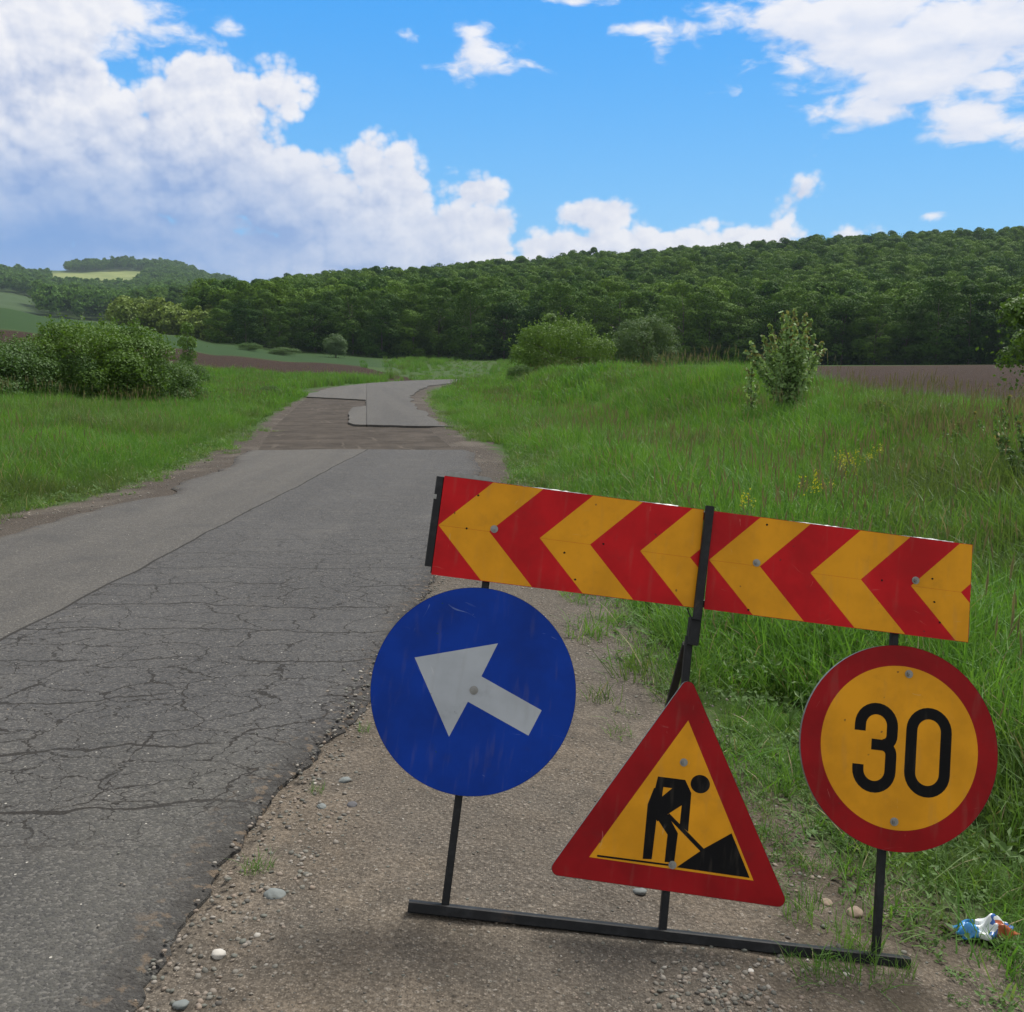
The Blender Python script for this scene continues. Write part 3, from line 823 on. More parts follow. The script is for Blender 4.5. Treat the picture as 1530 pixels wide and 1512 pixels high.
# frame
b = MB(); b.bar((-0.108, 0, 0), (1.350, 0, 0), 0.030, 0.030); b.build('base_bar', M['steel_black'], stand)
for (u, v0, v1) in ((-0.004, 0.605, -0.60), (0.624, 0.605, -0.235), (1.252, 0.605, -0.60)):
    b = MB(); b.bar((*[L(u, v0)[0]], 0.002, L(u, v0)[1]), (L(u, v1)[0], 0.002, L(u, v1)[1]), 0.022, 0.022)
    b.build('post', M['steel_black'], stand)
b = MB(); b.bar((L(0.632, 0)[0], -0.010, L(0, -0.21)[1]), (L(0.634, 0)[0], -0.010, L(0, -0.292)[1]), 0.033, 0.036)
b.build('collar', M['steel_black'], stand)
b = MB(); b.bar((0.634, -0.034, L(0, -0.285)[1]), (0.643, -0.034, L(0, -0.632)[1]), 0.026, 0.016)
b.tube([(0.622, -0.02, L(0, -0.288)[1]), (0.612, -0.012, L(0, -0.305)[1]), (0.608, -0.01, L(0, -0.318)[1])], 0.0022)
b.build('strap', M['steel_black'], stand)
# prop leg behind the centre post, down to the ground
Mi = stand.matrix_world.inverted()
gx, gy = 0.505, 3.6
foot = Mi @ Vector((gx, gy, float(ground(gx, gy)) + 0.005))
b = MB(); b.bar((0.622, 0.020, L(0, -0.215)[1]), tuple(foot), 0.024, 0.014); b.build('prop_leg', M['steel_black'], stand)

# blue arrow sign
b = MB(); b.prism(circ(0, 0, 0.3), SF, SF + 0.0025)
blue = b.build('mandatory_direction_sign', M['sign_blue'], stand)
b = MB()
ring = circ(0, 0, 0.3006); ring2 = circ(0, 0, 0.288)
n = len(ring)
Vr = [(x, SF - 0.0008, z) for x, z in ring] + [(x, SF + 0.012, z) for x, z in ring] + [(x, SF + 0.012, z) for x, z in ring2] + [(x, SF + 0.0027, z) for x, z in ring2]
fr = []
for i in range(n):
    j = (i + 1) % n
    fr += [(i, j, n + j, n + i), (n + i, n + j, 2 * n + j, 2 * n + i), (2 * n + i, 2 * n + j, 3 * n + j, 3 * n + i)]
b.add(Vr, fr); b.build('rim', M['zinc'], blue)
b = MB(); b.prism([L(*p) for p in [(-0.184, -0.073), (0.0535, -0.1435), (0.0170, -0.0425), (0.2043, 0.0335), (0.1745, 0.110), (-0.0130, 0.0345), (-0.0545, 0.140)]], SF - 0.0005, SF + 0.001)
b.build('arrow', M['sign_white'], blue)
bolt(blue, 0, 0, SF - 0.0006, 0.0095)

# 30 sign
c3 = (1.2774, 0.0143)
b = MB(); b.prism(circ(*c3, 0.3), SF, SF + 0.0025)
lim = b.build('speed_limit_sign', M['sign_darkred'], stand)
b = MB(); b.add([(x + c3[0], y, z - c3[1]) for x, y, z in Vr], fr); b.build('rim', M['zinc'], lim)
b = MB(); b.prism(circ(*c3, 0.239), SF - 0.0004, SF + 0.001)
b.build('yellow_field', M['sign_yellow'], lim)


def stroke_poly(path, w):
    p = [Vector(q) for q in path]; Lf, Rt = [], []
    for i, q in enumerate(p):
        d = (p[min(i + 1, len(p) - 1)] - p[max(i - 1, 0)]).normalized(); nn = Vector((-d.y, d.x))
        Lf.append(q + nn * w / 2); Rt.append(q - nn * w / 2)
    V = [(a.x, 0, a.y) for a in Lf] + [(a.x, 0, a.y) for a in Rt]
    return Lf, Rt


def add_stroke(b, path, w, y0, y1, closed=False):
    p = [Vector(q) for q in path]; n = len(p); Vs = []
    for i, q in enumerate(p):
        d = (p[(i + 1) % n] - p[i - 1]) if closed else (p[min(i + 1, n - 1)] - p[max(i - 1, 0)])
        d.normalize(); nn = Vector((-d.y, d.x))
        a, c = q + nn * w / 2, q - nn * w / 2
        Vs += [(a.x, y0, a.y), (c.x, y0, c.y), (c.x, y1, c.y), (a.x, y1, a.y)]
    m = n if closed else n - 1; f = []
    for i in range(m):
        j = (i + 1) % n
        for k in range(4):
            f.append((4 * i + k, 4 * j + k, 4 * j + (k + 1) % 4, 4 * i + (k + 1) % 4))
    if not closed: f += [(0, 1, 2, 3), (4 * n - 1, 4 * n - 2, 4 * n - 3, 4 * n - 4)]
    b.add(Vs, f)


def arc(cx, cz, rx, rz, a0, a1, n=16):
    return [(cx + rx * math.cos(math.radians(a)), cz + rz * math.sin(math.radians(a))) for a in np.linspace(a0, a1, n)]


w_ = 0.0335
yd0, yd1 = SF - 0.0009, SF + 0.0006
# zero: stadium centred (1.3645, .0195)
zc = L(1.3643, 0.0195); hw, hh = 0.0695 - w_ / 2, 0.1305 - w_ / 2
path = arc(zc[0], zc[1] + hh - hw, hw, hw, 0, 180) + arc(zc[0], zc[1] - hh + hw, hw, hw, 180, 360)
b = MB(); add_stroke(b, path, w_, yd0, yd1, closed=True); b.build('digit', M['sign_black'], lim)['label'] = 'black digit 0'
# three
tx, tz = L(1.2035, 0.0235)
r = 0.0655 - w_ / 2; H = 0.1305 - w_ / 2
top = tz + H; bot = tz - H; mid = tz + 0.010
path = [(tx - r, top - r - 0.020)] + arc(tx, top - r, r, r, 180, 0) + [(tx + r, mid + 0.030)] + arc(tx + r - 0.028, mid + 0.028, 0.028, 0.028, -10, -80, 6)
b = MB(); add_stroke(b, path, w_, yd0, yd1)
path = arc(tx + r - 0.028, mid - 0.028, 0.028, 0.028, 80, 10, 6) + [(tx + r, mid - 0.030)] + arc(tx, bot + r, r, r, 0, -180) + [(tx - r, bot + r + 0.012)]
add_stroke(b, path, w_, yd0 - 0.0001, yd1 + 0.0001)
b.prism([(tx - 0.012, mid - w_ / 2), (tx + r - 0.015, mid - w_ / 2), (tx + r - 0.008, mid), (tx + r - 0.015, mid + w_ / 2 - .002), (tx - 0.012, mid + w_ / 2 - .002)], yd0 - 0.0002, yd1 + 0.0002)
b.build('digit', M['sign_black'], lim)['label'] = 'black digit 3'
bolt(lim, 1.2933, -0.2037, SF - 0.0005, 0.009); bolt(lim, 1.2734, 0.2296, SF - 0.0005, 0.009)


# warning triangle
def rounded(poly, r, n=7):
    out = []; m = len(poly)
    for i in range(m):
        p = Vector(poly[i]); a = (Vector(poly[i - 1]) - p).normalized(); c = (Vector(poly[(i + 1) % m]) - p).normalized()
        ang = a.angle(c) / 2; t = r / math.tan(ang); cen = p + (a + c).normalized() * (r / math.sin(ang))
        s = p + a * t; e = p + c * t
        a0 = math.atan2(s.y - cen.y, s.x - cen.x); a1 = math.atan2(e.y - cen.y, e.x - cen.x)
        da = (a1 - a0 + PI) % (2 * PI) - PI
        out += [(cen.x + r * math.cos(a0 + da * k / n), cen.y + r * math.sin(a0 + da * k / n)) for k in range(n + 1)]
    return out


tp = [L(0.6300, -0.121), L(0.2700, 0.4865), L(0.9800, 0.5045)]
b = MB(); b.prism(rounded(tp, 0.020), SF, SF + 0.0025)
tri = b.build('warning_triangle', M['sign_darkred'], stand)
b = MB()
ro = rounded([L(0.6300, -0.1225), L(0.2690, 0.4872), L(0.9810, 0.5052)], 0.0205); ri = rounded([L(0.6300, -0.102), L(0.287, 0.4765), L(0.964, 0.4945)], 0.012); n = len(ro)
Vt = [(x, SF - 0.0006, z) for x, z in ro] + [(x, SF + 0.012, z) for x, z in ro] + [(x, SF + 0.012, z) for x, z in ri] + [(x, SF + 0.0027, z) for x, z in ri]
ft = []
for i in range(n):
    j = (i + 1) % n
    ft += [(i, j, n + j, n + i), (n + i, n + j, 2 * n + j, 2 * n + i), (2 * n + i, 2 * n + j, 3 * n + j, 3 * n + i)]
b.add(Vt, ft); b.build('rim', M['zinc'], tri)
b = MB(); b.prism([L(0.6385, 0.0115), L(0.3880, 0.4275), L(0.8700, 0.4400)], SF - 0.0004, SF + 0.001)
b.build('yellow_field', M['sign_yellow'], tri)
fy = SF - 0.0008
b = MB(); k = 0


def pp(poly):
    global k
    k += 1
    b.prism([L(*p) for p in poly], fy - 0.00008 * k, SF + 0.0005)


pp([(0.5645, 0.1812), (0.6453, 0.1817), (0.6666, 0.2169), (0.6672, 0.3260), (0.6409, 0.3095), (0.6418, 0.2527), (0.6300, 0.2095), (0.5829, 0.2092), (0.5822, 0.2250), (0.5541, 0.2500)])   # shoulders and front arm
pp([(0.5560, 0.2150), (0.5822, 0.2130), (0.5822, 0.2360), (0.6105, 0.2085), (0.6400, 0.2020), (0.6418, 0.2540), (0.6084, 0.2796), (0.5753, 0.3072), (0.5421, 0.2625)])   # trunk
pp([(0.5421, 0.2610), (0.5770, 0.2800), (0.5719, 0.3039), (0.5687, 0.4136), (0.5426, 0.4150)])     # rear leg
pp([(0.5700, 0.2950), (0.6001, 0.2800), (0.6377, 0.3336), (0.6346, 0.4151), (0.6069, 0.4167), (0.6081, 0.3406)])   # front leg
b.build('worker_symbol', M['sign_black'], tri)
b = MB(); b.prism([L(0.6905 + 0.0285 * math.cos(a), 0.1885 + 0.0260 * math.sin(a)) for a in np.linspace(0, 2 * PI, 40, endpoint=False)], fy - 0.0001, SF + 0.0005)
b.build('worker_head_symbol', M['sign_black'], tri)
b = MB(); b.prism([L(*p) for p in [(0.5999, 0.2890), (0.6075, 0.2810), (0.7188, 0.3690), (0.7100, 0.3775)]], fy - 0.0006, SF + 0.0005)
b.build('shovel_symbol', M['sign_black'], tri)
b = MB(); b.prism([L(*p) for p in [(0.4105, 0.4186), (0.6289, 0.4215), (0.6294, 0.4262), (0.4110, 0.4237)]], fy - 0.0007, SF + 0.0005)
b.build('ground_line_symbol', M['sign_black'], tri)
b = MB(); b.prism([L(*p) for p in [(0.6435, 0.4273), (0.7171, 0.3677), (0.7944, 0.3161), (0.8572, 0.4330)]], fy - 0.0009, SF + 0.0005)
b.build('pile_symbol', M['sign_black'], tri)
bolt(tri, 0.6363, 0.1328, SF - 0.0005, 0.0085); bolt(tri, 0.6300, 0.4224, SF - 0.0018, 0.0085)

# chevron board: two panels in a steel channel
VT, VM_, VBt = -0.6215, -0.4705, -0.3205
for pi_, (u0, u1, t0, per) in enumerate(((-0.1685, 0.6290, -0.1665, 0.3065), (0.6560, 1.4715, 0.6580, 0.3135))):
    pan = MB(); pan.prism([L(u0, VT), L(u0, VBt), L(u1, VBt), L(u1, VT)], SF, SF + 0.002)
    pn = pan.build('chevron_panel', M['sign_red'], stand)

    def clip(poly, lim_, side):
        out = []
        for i in range(len(poly)):
            a, c = poly[i - 1], poly[i]
            ia = (a[0] <= lim_) if side else (a[0] >= lim_); ic = (c[0] <= lim_) if side else (c[0] >= lim_)
            if ia != ic:
                t = (lim_ - a[0]) / (c[0] - a[0]); out.append((lim_, a[1] + t * (c[1] - a[1])))
            if ic: out.append(c)
        return out
    for i in range(3):
        t = t0 + per * i; hb = per / 2
        s = 0.1465
        upper = [(t, VM_), (t + hb, VM_), (t + hb + s, VT + 0.0012), (t + s, VT + 0.0012)]
        lower = [(t, VM_ + .0006), (t + s, VBt - 0.0012), (t + hb + s, VBt - 0.0012), (t + hb, VM_ + .0006)]
        b = MB()
        for half in (upper, lower):
            q = clip(half, u1 - 0.0012, True)
            if len(q) > 2: b.prism([L(*p) for p in q], SF - 0.0004, SF + 0.001)
        b.build('yellow_chevron', M['sign_yellow'], pn)
    # crumpled protective film along the top edge
    b = MB(); xs = np.linspace(u0 + 0.16 if pi_ == 0 else u0 + 0.18, u1 - 0.08 if pi_ == 0 else u1 - 0.06, 46)
    amp = [max(0.0005, 0.0035 * abs(math.sin(x * 9 + pi_ * 2)) ** 2 * random.uniform(.6, 1.2)) for x in xs]
    for (xa, xb, ha, hb2) in zip(xs[:-1], xs[1:], amp[:-1], amp[1:]):
        za = VB - VT - 0.0005
        b.add([(xa, SF - 0.0006, za), (xb, SF - 0.0006, za), (xb, SF + 0.004, za + hb2), (xa, SF + 0.004, za + ha), (xa, SF + 0.012, za - 0.001), (xb, SF + 0.012, za - 0.001)],
              [(0, 1, 2, 3), (3, 2, 5, 4)])
    b.build('film_strip', M['tape_white'], pn)
    for (u, v) in (((0.0005, -0.4796),) if pi_ == 0 else ((0.8033, -0.4797), (1.2981, -0.4887))): bolt(pn, u, v, SF - 0.0005, 0.0085)
    for (u, v) in (((-0.082, -0.4709), (0.333, -0.4772), (0.2185, -0.4357), (-0.06, -0.575), (0.26, -0.36)) if pi_ == 0 else ((0.826, -0.60), (1.1934, -0.4755), (1.35, -0.50), (1.38, -0.37), (0.79, -0.335), (1.36, -0.43))):
        drill_hole(pn, u, v, SF - 0.0005, 0.003)
b = MB()
b.bar((-0.172, -0.004, L(0, -0.606)[1]), (1.468, -0.004, L(0, -0.606)[1]), 0.026, 0.022)
b.bar((-0.172, -0.004, L(0, -0.338)[1]), (1.468, -0.004, L(0, -0.338)[1]), 0.022, 0.022)
b.build('board_rail', M['steel_black'], stand)
b = MB(); b.bar((-0.180, -0.010, L(0, -0.618)[1]), (-0.180, -0.010, L(0, -0.345)[1]), 0.024, 0.02)
b.build('end_bracket', M['steel_black'], stand)
b = MB(); b.box((-0.194, -0.023, L(0, -0.562)[1]), (-0.184, -0.019, L(0, -0.548)[1])); b.build('clip', M['zinc'], stand)
b = MB(); b.prism([L(-0.166, -0.638), L(-0.166, -0.622), L(-0.02, -0.6225), L(-0.03, -0.634)], SF + 0.0, SF + 0.05)
b.build('top_channel', M['zinc'], stand)


# ------------------------------------------------------------------ vegetation builders
def unit(v): return v / (np.linalg.norm(v, axis=-1, keepdims=True) + 1e-9)


def leaves(P, N, size, rng, aspect=0.6, droop=0.0):
    """rhombic leaf / leaf-clump faces at P with normals N"""
    n = len(P)
    t = unit(np.cross(N, rng.normal(size=(n, 3)))); t[:, 2] -= droop; t = unit(t)
    s = unit(np.cross(N, t))
    L_ = (size * rng.uniform(0.6, 1.35, n))[:, None]
    V = np.stack([P - t * L_ * .5, P + s * L_ * aspect * .5 + N * L_ * .08, P + t * L_ * .5, P - s * L_ * aspect * .5 + N * L_ * .08], 1).reshape(-1, 3)
    q = np.arange(n * 4).reshape(-1, 4)
    return V, q


def crown_points(rng, H0, H1, R, nlobe, nleaf, lobe=0.42, top=0.5, squash=0.8, inner=0.12, taper=0.9, nn=0.45):
    """lobed crown between heights H0..H1 with radius R: leaf positions and outward normals"""
    cen, rad = [], []
    zc = (H0 + H1) / 2; hz = (H1 - H0) / 2
    for i in range(nlobe):
        while True:
            p = rng.uniform(-1, 1, 3)
            r = np.linalg.norm(p)
            if 0.25 < r < 1: break
        p = p / r * r ** 0.45
        rr = lobe * R * rng.uniform(0.6, 1.15)
        w = 1 - taper * 0.35 * max(0, p[2])
        c = np.array([p[0] * (R - rr * .75) * w, p[1] * (R - rr * .75) * w, zc + p[2] * (hz - rr * .6 * squash)])
        cen.append(c); rad.append(rr)
    cen, rad = np.array(cen), np.array(rad)
    pr = rad ** 2 / (rad ** 2).sum()
    k = rng.choice(nlobe, nleaf, p=pr)
    d = unit(rng.normal(size=(nleaf, 3))); d[:, 2] = np.where(d[:, 2] < -0.45, -d[:, 2], d[:, 2])
    sc = rng.uniform(0.72, 1.04, nleaf) ** 1.0
    P = cen[k] + d * (rad[k] * sc)[:, None] * np.array([1, 1, squash])
    inn = rng.random(nleaf) < inner
    P[inn] = np.stack([rng.normal(0, R * .4, inn.sum()), rng.normal(0, R * .4, inn.sum()), rng.uniform(H0, H1 - hz * .3, inn.sum())], 1)
    N = unit(d + rng.normal(0, nn, (nleaf, 3)) + np.array([0, 0, 0.15]))
    return P, N, cen, rad


def trunk_mb(rng, H, r, cen, nb=6, lean=0.03):
    b = MB()
    pts = [(0, 0, -0.4)]; x = y = 0
    for k in range(1, 7):
        x += rng.normal(0, lean * H / 6); y += rng.normal(0, lean * H / 6); pts.append((x, y, H * k / 6))
    b.tube(pts, [r * 1.35] + [r * (1 - 0.13 * k) for k in range(1, 7)], 7)
    for c in cen[:nb]:
        z0 = min(H * rng.uniform(0.35, 0.85), c[2] - 0.3); i = min(5, int(z0 / H * 6)); s = np.array(pts[max(i, 1)]); s[2] = max(z0, 0.2)
        mid = (s + c) / 2 + np.array([0, 0, 0.08 * H])
        b.tube([tuple(s), tuple(mid), tuple(c)], [r * .45, r * .3, r * .12], 5)
    return b


def tree_meshes(name, seed, H, R, H0, nlobe, nleaf, leaf, fmat, trunk_r=0.22, lobe=0.42, squash=0.8, inner=0.12, bark='bark', droop=0.0, aspect=0.7, shoots=0, nn=0.45):
    rng = np.random.default_rng(seed)
    P, N, cen, rad = crown_points(rng, H0, H, R, nlobe, nleaf, lobe, squash=squash, inner=inner, nn=nn)
    if shoots:
        kk = rng.integers(0, len(cen), shoots); dd = unit(rng.normal(size=(shoots, 3)) + [0, 0, 0.8]); dd[:, 2] = np.abs(dd[:, 2])
        st_ = cen[kk] + dd * rad[kk][:, None] * .7; ln = rng.uniform(.35, 1.0, shoots) * rad[kk]
        tt = rng.random((shoots, 16)); P2 = (st_[:, None] + dd[:, None] * (tt * ln[:, None])[..., None] + rng.normal(0, leaf * .55, (shoots, 16, 3))).reshape(-1, 3)
        P = np.concatenate([P, P2]); N = np.concatenate([N, unit(rng.normal(size=(len(P2), 3)) + [0, 0, .4])])
    V, q = leaves(P, N, leaf, rng, aspect, droop)
    cm = meshnp('crown', V, q, [M[fmat]])
    tb = trunk_mb(rng, H * 0.72, trunk_r, cen)
    tm = meshnp('trunk', np.concatenate(tb.V), [tb.F[k] for k in tb.F], [M[bark]], smooth=True)
    return cm, tm, tb


def plant(name, cm, tm, loc, rz=0, sc=1.0, label=None, cat='tree', group=None, stem='trunk', crown='crown'):
    o = empty(name, loc, rz); o.scale = (sc, sc, sc) if not hasattr(sc, '__len__') else sc
    link(crown, cm, o); link(stem, tm, o)
    tag(o, label, cat, group); return o


def at(px, y):
    """ground point under photo column px at forward distance y"""
    x = (px - 765) / F * math.cos(PH) * y
    return (x, y, float(ground(x, y)))


# ---- forest: front rank as single trees, the rest of the wood as one mass
edge_kinds = [tree_meshes('t', 100 + i, H, R, H0, nl, 9500, 0.42, 'edge_tree', 0.2, lobe=0.32, squash=0.75, nn=0.28)[:2]
              for i, (H, R, H0, nl) in enumerate(((15, 6.4, -2.5, 40), (17, 5.8, -2, 40), (13.5, 6.6, -2, 36), (18, 6.4, -2, 46), (11.0, 5.2, -2, 30)))]
rng = np.random.default_rng(31)
LABEL_EDGE = 'broadleaf tree in the front rank of the dark green wood'
GROUP_EDGE = 'trees along the front edge of the wood'
proto_edge = [None] * len(edge_kinds)
cnt = 0
for row in range(3):
    px = 332 + row * 9
    while px < 1640:
        dist = 236 + row * 7 + rng.uniform(-2.5, 2.5) - 30 * max(0, (px - 900) / 700)
        k = rng.integers(len(edge_kinds))
        hs_ = (0.62 if px < 380 else 0.76 if px < 430 else 0.92 if px < 700 else 1.0) * rng.uniform(0.80, 1.16)
        x, y, z = at(px, dist)
        if proto_edge[k] is None:
            o = plant('broadleaf_tree', *edge_kinds[k], (x, y, z)); proto_edge[k] = o
        else:
            o = copy_tree(proto_edge[k])
        o.location = (x, y, z - 0.2); o.rotation_euler = (0, 0, rng.uniform(0, 6.28)); o.scale = (hs_ * rng.uniform(.92, 1.1), hs_ * rng.uniform(.92, 1.1), hs_)
        tag(o, LABEL_EDGE, 'tree', GROUP_EDGE)
        cnt += 1
        px += rng.uniform(36, 56) * (1.0 if row < 2 else 1.1)


def gn_instances(name, pts, rots, scs, kinds, meshes, label, cat, group=None):
    """one object of stuff: meshes set on points (geometry nodes)"""
    me = bpy.data.meshes.new(name + '_points'); me.vertices.add(len(pts)); me.vertices.foreach_set('co', np.asarray(pts, np.float32).ravel())
    a = me.attributes.new('rot', 'FLOAT_VECTOR', 'POINT'); a.data.foreach_set('vector', np.asarray(rots, np.float32).ravel())
    a = me.attributes.new('sc', 'FLOAT_VECTOR', 'POINT'); a.data.foreach_set('vector', np.asarray(scs, np.float32).ravel())
    a = me.attributes.new('kind_index', 'INT', 'POINT'); a.data.foreach_set('value', np.asarray(kinds, np.int32))
    col = bpy.data.collections.new(name + '_sources')
    for i, m in enumerate(meshes):
        o = bpy.data.objects.new('%s_source_%02d' % (name, i), m); col.objects.link(o)
    ob = link(name, me)
    g = bpy.data.node_groups.new(name + '_scatter', 'GeometryNodeTree')
    g.interface.new_socket('Geometry', in_out='INPUT', socket_type='NodeSocketGeometry')
    g.interface.new_socket('Geometry', in_out='OUTPUT', socket_type='NodeSocketGeometry')
    G = NT(g); gi = G.new('NodeGroupInput'); go = G.new('NodeGroupOutput')
    ci = G.new('GeometryNodeCollectionInfo'); ci.inputs['Collection'].default_value = col
    ci.inputs['Separate Children'].default_value = True; ci.inputs['Reset Children'].default_value = True
    ip = G.new('GeometryNodeInstanceOnPoints'); ip.inputs['Pick Instance'].default_value = True

    def na(nm, ty):
        n = G.new('GeometryNodeInputNamedAttribute', data_type=ty); n.inputs['Name'].default_value = nm; return n.outputs['Attribute']
    G.l.new(gi.outputs[0], ip.inputs['Points']); G.l.new(ci.outputs[0], ip.inputs['Instance'])
    G.l.new(na('kind_index', 'INT'), ip.inputs['Instance Index'])
    e2r = G.new('FunctionNodeEulerToRotation'); G.l.new(na('rot', 'FLOAT_VECTOR'), e2r.inputs[0]); G.l.new(e2r.outputs[0], ip.inputs['Rotation'])
    G.l.new(na('sc', 'FLOAT_VECTOR'), ip.inputs['Scale'])
    G.l.new(ip.outputs[0], go.inputs[0])
    md = ob.modifiers.new('scatter', 'NODES'); md.node_group = g
    tag(ob, label, cat, group, 'stuff'); return ob


def scatter_trees(name, pts, meshes, s0, s1, label, seed):
    rng = np.random.default_rng(seed); n = len(pts)
    rots = np.zeros((n, 3)); rots[:, 2] = rng.uniform(0, 6.28, n)
    s = rng.uniform(s0, s1, n); scs = np.stack([s * rng.uniform(.9, 1.15, n), s * rng.uniform(.9, 1.15, n), s * rng.uniform(.85, 1.15, n)], 1)
    return gn_instances(name, pts, rots, scs, rng.integers(0, len(meshes), n), meshes, label, 'forest')


forest_m = [tree_meshes('f', 200 + i, 15, 5.0 + .5 * (i % 3), 6, 20, 3600, 0.60, 'forest', 0.2, lobe=0.36, squash=.7, nn=.28)[0] for i in range(5)]
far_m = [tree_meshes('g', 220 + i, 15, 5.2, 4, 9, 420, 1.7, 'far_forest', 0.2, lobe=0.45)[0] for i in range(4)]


def azpx(x, y): return 765 + F * (x / y) / math.cos(PH)


def jgrid(x0, x1, y0, y1, st, rng):
    X, Y = np.meshgrid(np.arange(x0, x1, st), np.arange(y0, y1, st))
    return X.ravel() + rng.uniform(-.42, .42, X.size) * st, Y.ravel() + rng.uniform(-.42, .42, X.size) * st


rng = np.random.default_rng(41)
X, Y = jgrid(-260, 640, 236, 690, 6.9, rng)
A = azpx(X, Y)
start = 256 - 30 * np.clip((A - 900) / 700, 0, 1)
keep = (Y > start) & (A > 300) & (A < 1680) & (Y < 660) & ~((A < 420) & (Y > 520) & (A < 330))
keep |= (A > 200) & (A <= 300) & (Y > 540) & (Y < 640)
X, Y = X[keep], Y[keep]
scatter_trees('forest', np.stack([X, Y, ground(X, Y) - 0.5], 1), forest_m, 0.85, 1.2, 'dense dark green broadleaf wood covering the hill behind the front trees', 5)

X, Y = jgrid(-1500, -150, 560, 2100, 10.5, rng)
A = azpx(X, Y)
slope = (A > 62 + 20 * vnoise(X, Y, 60, 3)) & (A < 470) & (Y > 620) & (Y < 1240 + 500 * sst(200, 240, A))
leftw = (A < 82) & (A > -60) & (Y > 985 + 40 * vnoise(X, Y, 80, 4)) & (Y < 1480)
topw = (A > 108) & (A < 450) & (Y > 1800)
topw |= (A > 225) & (A < 450) & (Y > 1380) & (Y <= 1800)
keep = slope | leftw | topw
X, Y = X[keep], Y[keep]
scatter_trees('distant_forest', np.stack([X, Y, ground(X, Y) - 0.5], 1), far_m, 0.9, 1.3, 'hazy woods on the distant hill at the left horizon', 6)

olive_m = [tree_meshes('o', 240 + i, 6.0, 2.8, 0.2, 14, 1300, 0.50, 'olive', 0.1, lobe=0.40)[0] for i in range(3)]
X, Y = jgrid(-200, -60, 236, 420, 4.2, rng)
A = azpx(X, Y)
keep = (A > 178) & (A < 352) & (Y > 262 - (A - 180) * 0.12) & (Y < 470)
X, Y = X[keep], Y[keep]
scatter_trees('scrub', np.stack([X, Y, ground(X, Y) - 0.3], 1), olive_m, 0.9, 1.5, 'yellowish green scrub at the left end of the wood', 8)

# ---- single bushes and small trees
bush_kinds = {
    'a': tree_meshes('b', 301, 2.6, 1.8, 0.0, 34, 17000, 0.07, 'bush', 0.05, lobe=0.32, squash=0.9, inner=0.15, shoots=150),
    'b': tree_meshes('b', 302, 2.4, 1.6, 0.0, 26, 14000, 0.065, 'bush_dark', 0.05, lobe=0.35, squash=0.9, inner=0.15, shoots=110),
    'c': tree_meshes('b', 303, 3.6, 2.6, -0.3, 34, 17000, 0.10, 'bush_round', 0.08, lobe=0.30, squash=0.9, inner=0.06, shoots=120),
    'd': tree_meshes('b', 304, 3.3, 3.4, 0.0, 44, 22000, 0.11, 'bush', 0.08, lobe=0.28, squash=0.8, inner=0.06, droop=0.5, shoots=200),
    'e': tree_meshes('b', 305, 5.5, 3.0, 0.2, 26, 9000, 0.22, 'bush_round', 0.12, lobe=0.38, squash=0.9, inner=0.1),
    'f': tree_meshes('b', 306, 5.2, 1.1, 0.3, 16, 2500, 0.20, 'bush', 0.06, lobe=0.5, squash=1.2),
}
BUSH = [
    # kind, column, distance, scale, name, label, category
    ('b', -55, 27, (1.2, 1.2, 0.95), 'bush', 'grey-green bush cut off by the left edge of the picture', 'bush'),
    ('b', 12, 29, (1.05, 1.0, 0.90), 'bush', 'low dark bush in the grass at far left, left of the tall broad bush', 'bush'),
    ('a', 122, 31, (1.2, 1.1, 1.08), 'bush', 'tallest bush of the left verge, broad with a light green top', 'bush'),
    ('a', 190, 33, (1.25, 1.1, 1.12), 'bush', 'light green rounded bush merging with the right side of the tallest left bush', 'bush'),
    ('b', 72, 30, (0.95, 0.8, 0.85), 'bush', 'dark leafy bush filling the gap between the low left bush and the tallest one', 'bush'),
    ('b', 240, 34, (1.0, 0.8, 0.80), 'bush', 'low bush sloping down right of the light green rounded one', 'bush'),
    ('b', 277, 36, (0.62, 0.62, 0.78), 'bush', 'small separate bush at the right end of the left bush row', 'bush'),
    ('d', 838, 62, (1.16, 1.05, 1.12), 'bush', 'wide light green bush with drooping twigs on the right bank', 'bush'),
    ('c', 962, 66, (1.12, 1.0, 1.30), 'bush', 'round dense grey-green bush beside the wide drooping one', 'bush'),
    ('b', 778, 58, (0.55, 0.55, 0.55), 'bush', 'small bush at the left foot of the wide drooping bush', 'bush'),
    ('e', 502, 196, (0.92, 0.92, 0.86), 'small_tree', 'small round pale green tree standing alone before the wood', 'tree'),
    ('f', 281, 92, (0.8, 0.8, 0.92), 'small_tree', 'narrow pointed young tree rising behind the left bushes', 'tree'),
    ('f', 822, 130, (1.7, 1.7, 1.5), 'small_tree', 'pale slender tree showing above the wide drooping bush', 'tree'),
    ('b', 372, 190, (2.2, 1.6, 0.65), 'bush', 'low bush on the green field edge, leftmost before the wood', 'bush'),
    ('b', 424, 192, (2.4, 1.6, 0.70), 'bush', 'low bush on the green field edge, nearer the small round tree', 'bush'),
    ('b', 402, 47, (0.42, 0.42, 0.32), 'bush', 'tiny dark bush in the grass in front of the ploughed strip', 'bush'),
]
used = {}
for kd, px, y, s, nm, lab, cat in BUSH:
    cm, tm, _ = bush_kinds[kd]
    x, yy, z = at(px, y)
    o = plant(nm, cm, tm, (x, yy, z - 0.1), random.uniform(0, 6), s, lab, cat, None, 'stem' if nm == 'bush' else 'trunk', 'foliage' if nm == 'bush' else 'crown')


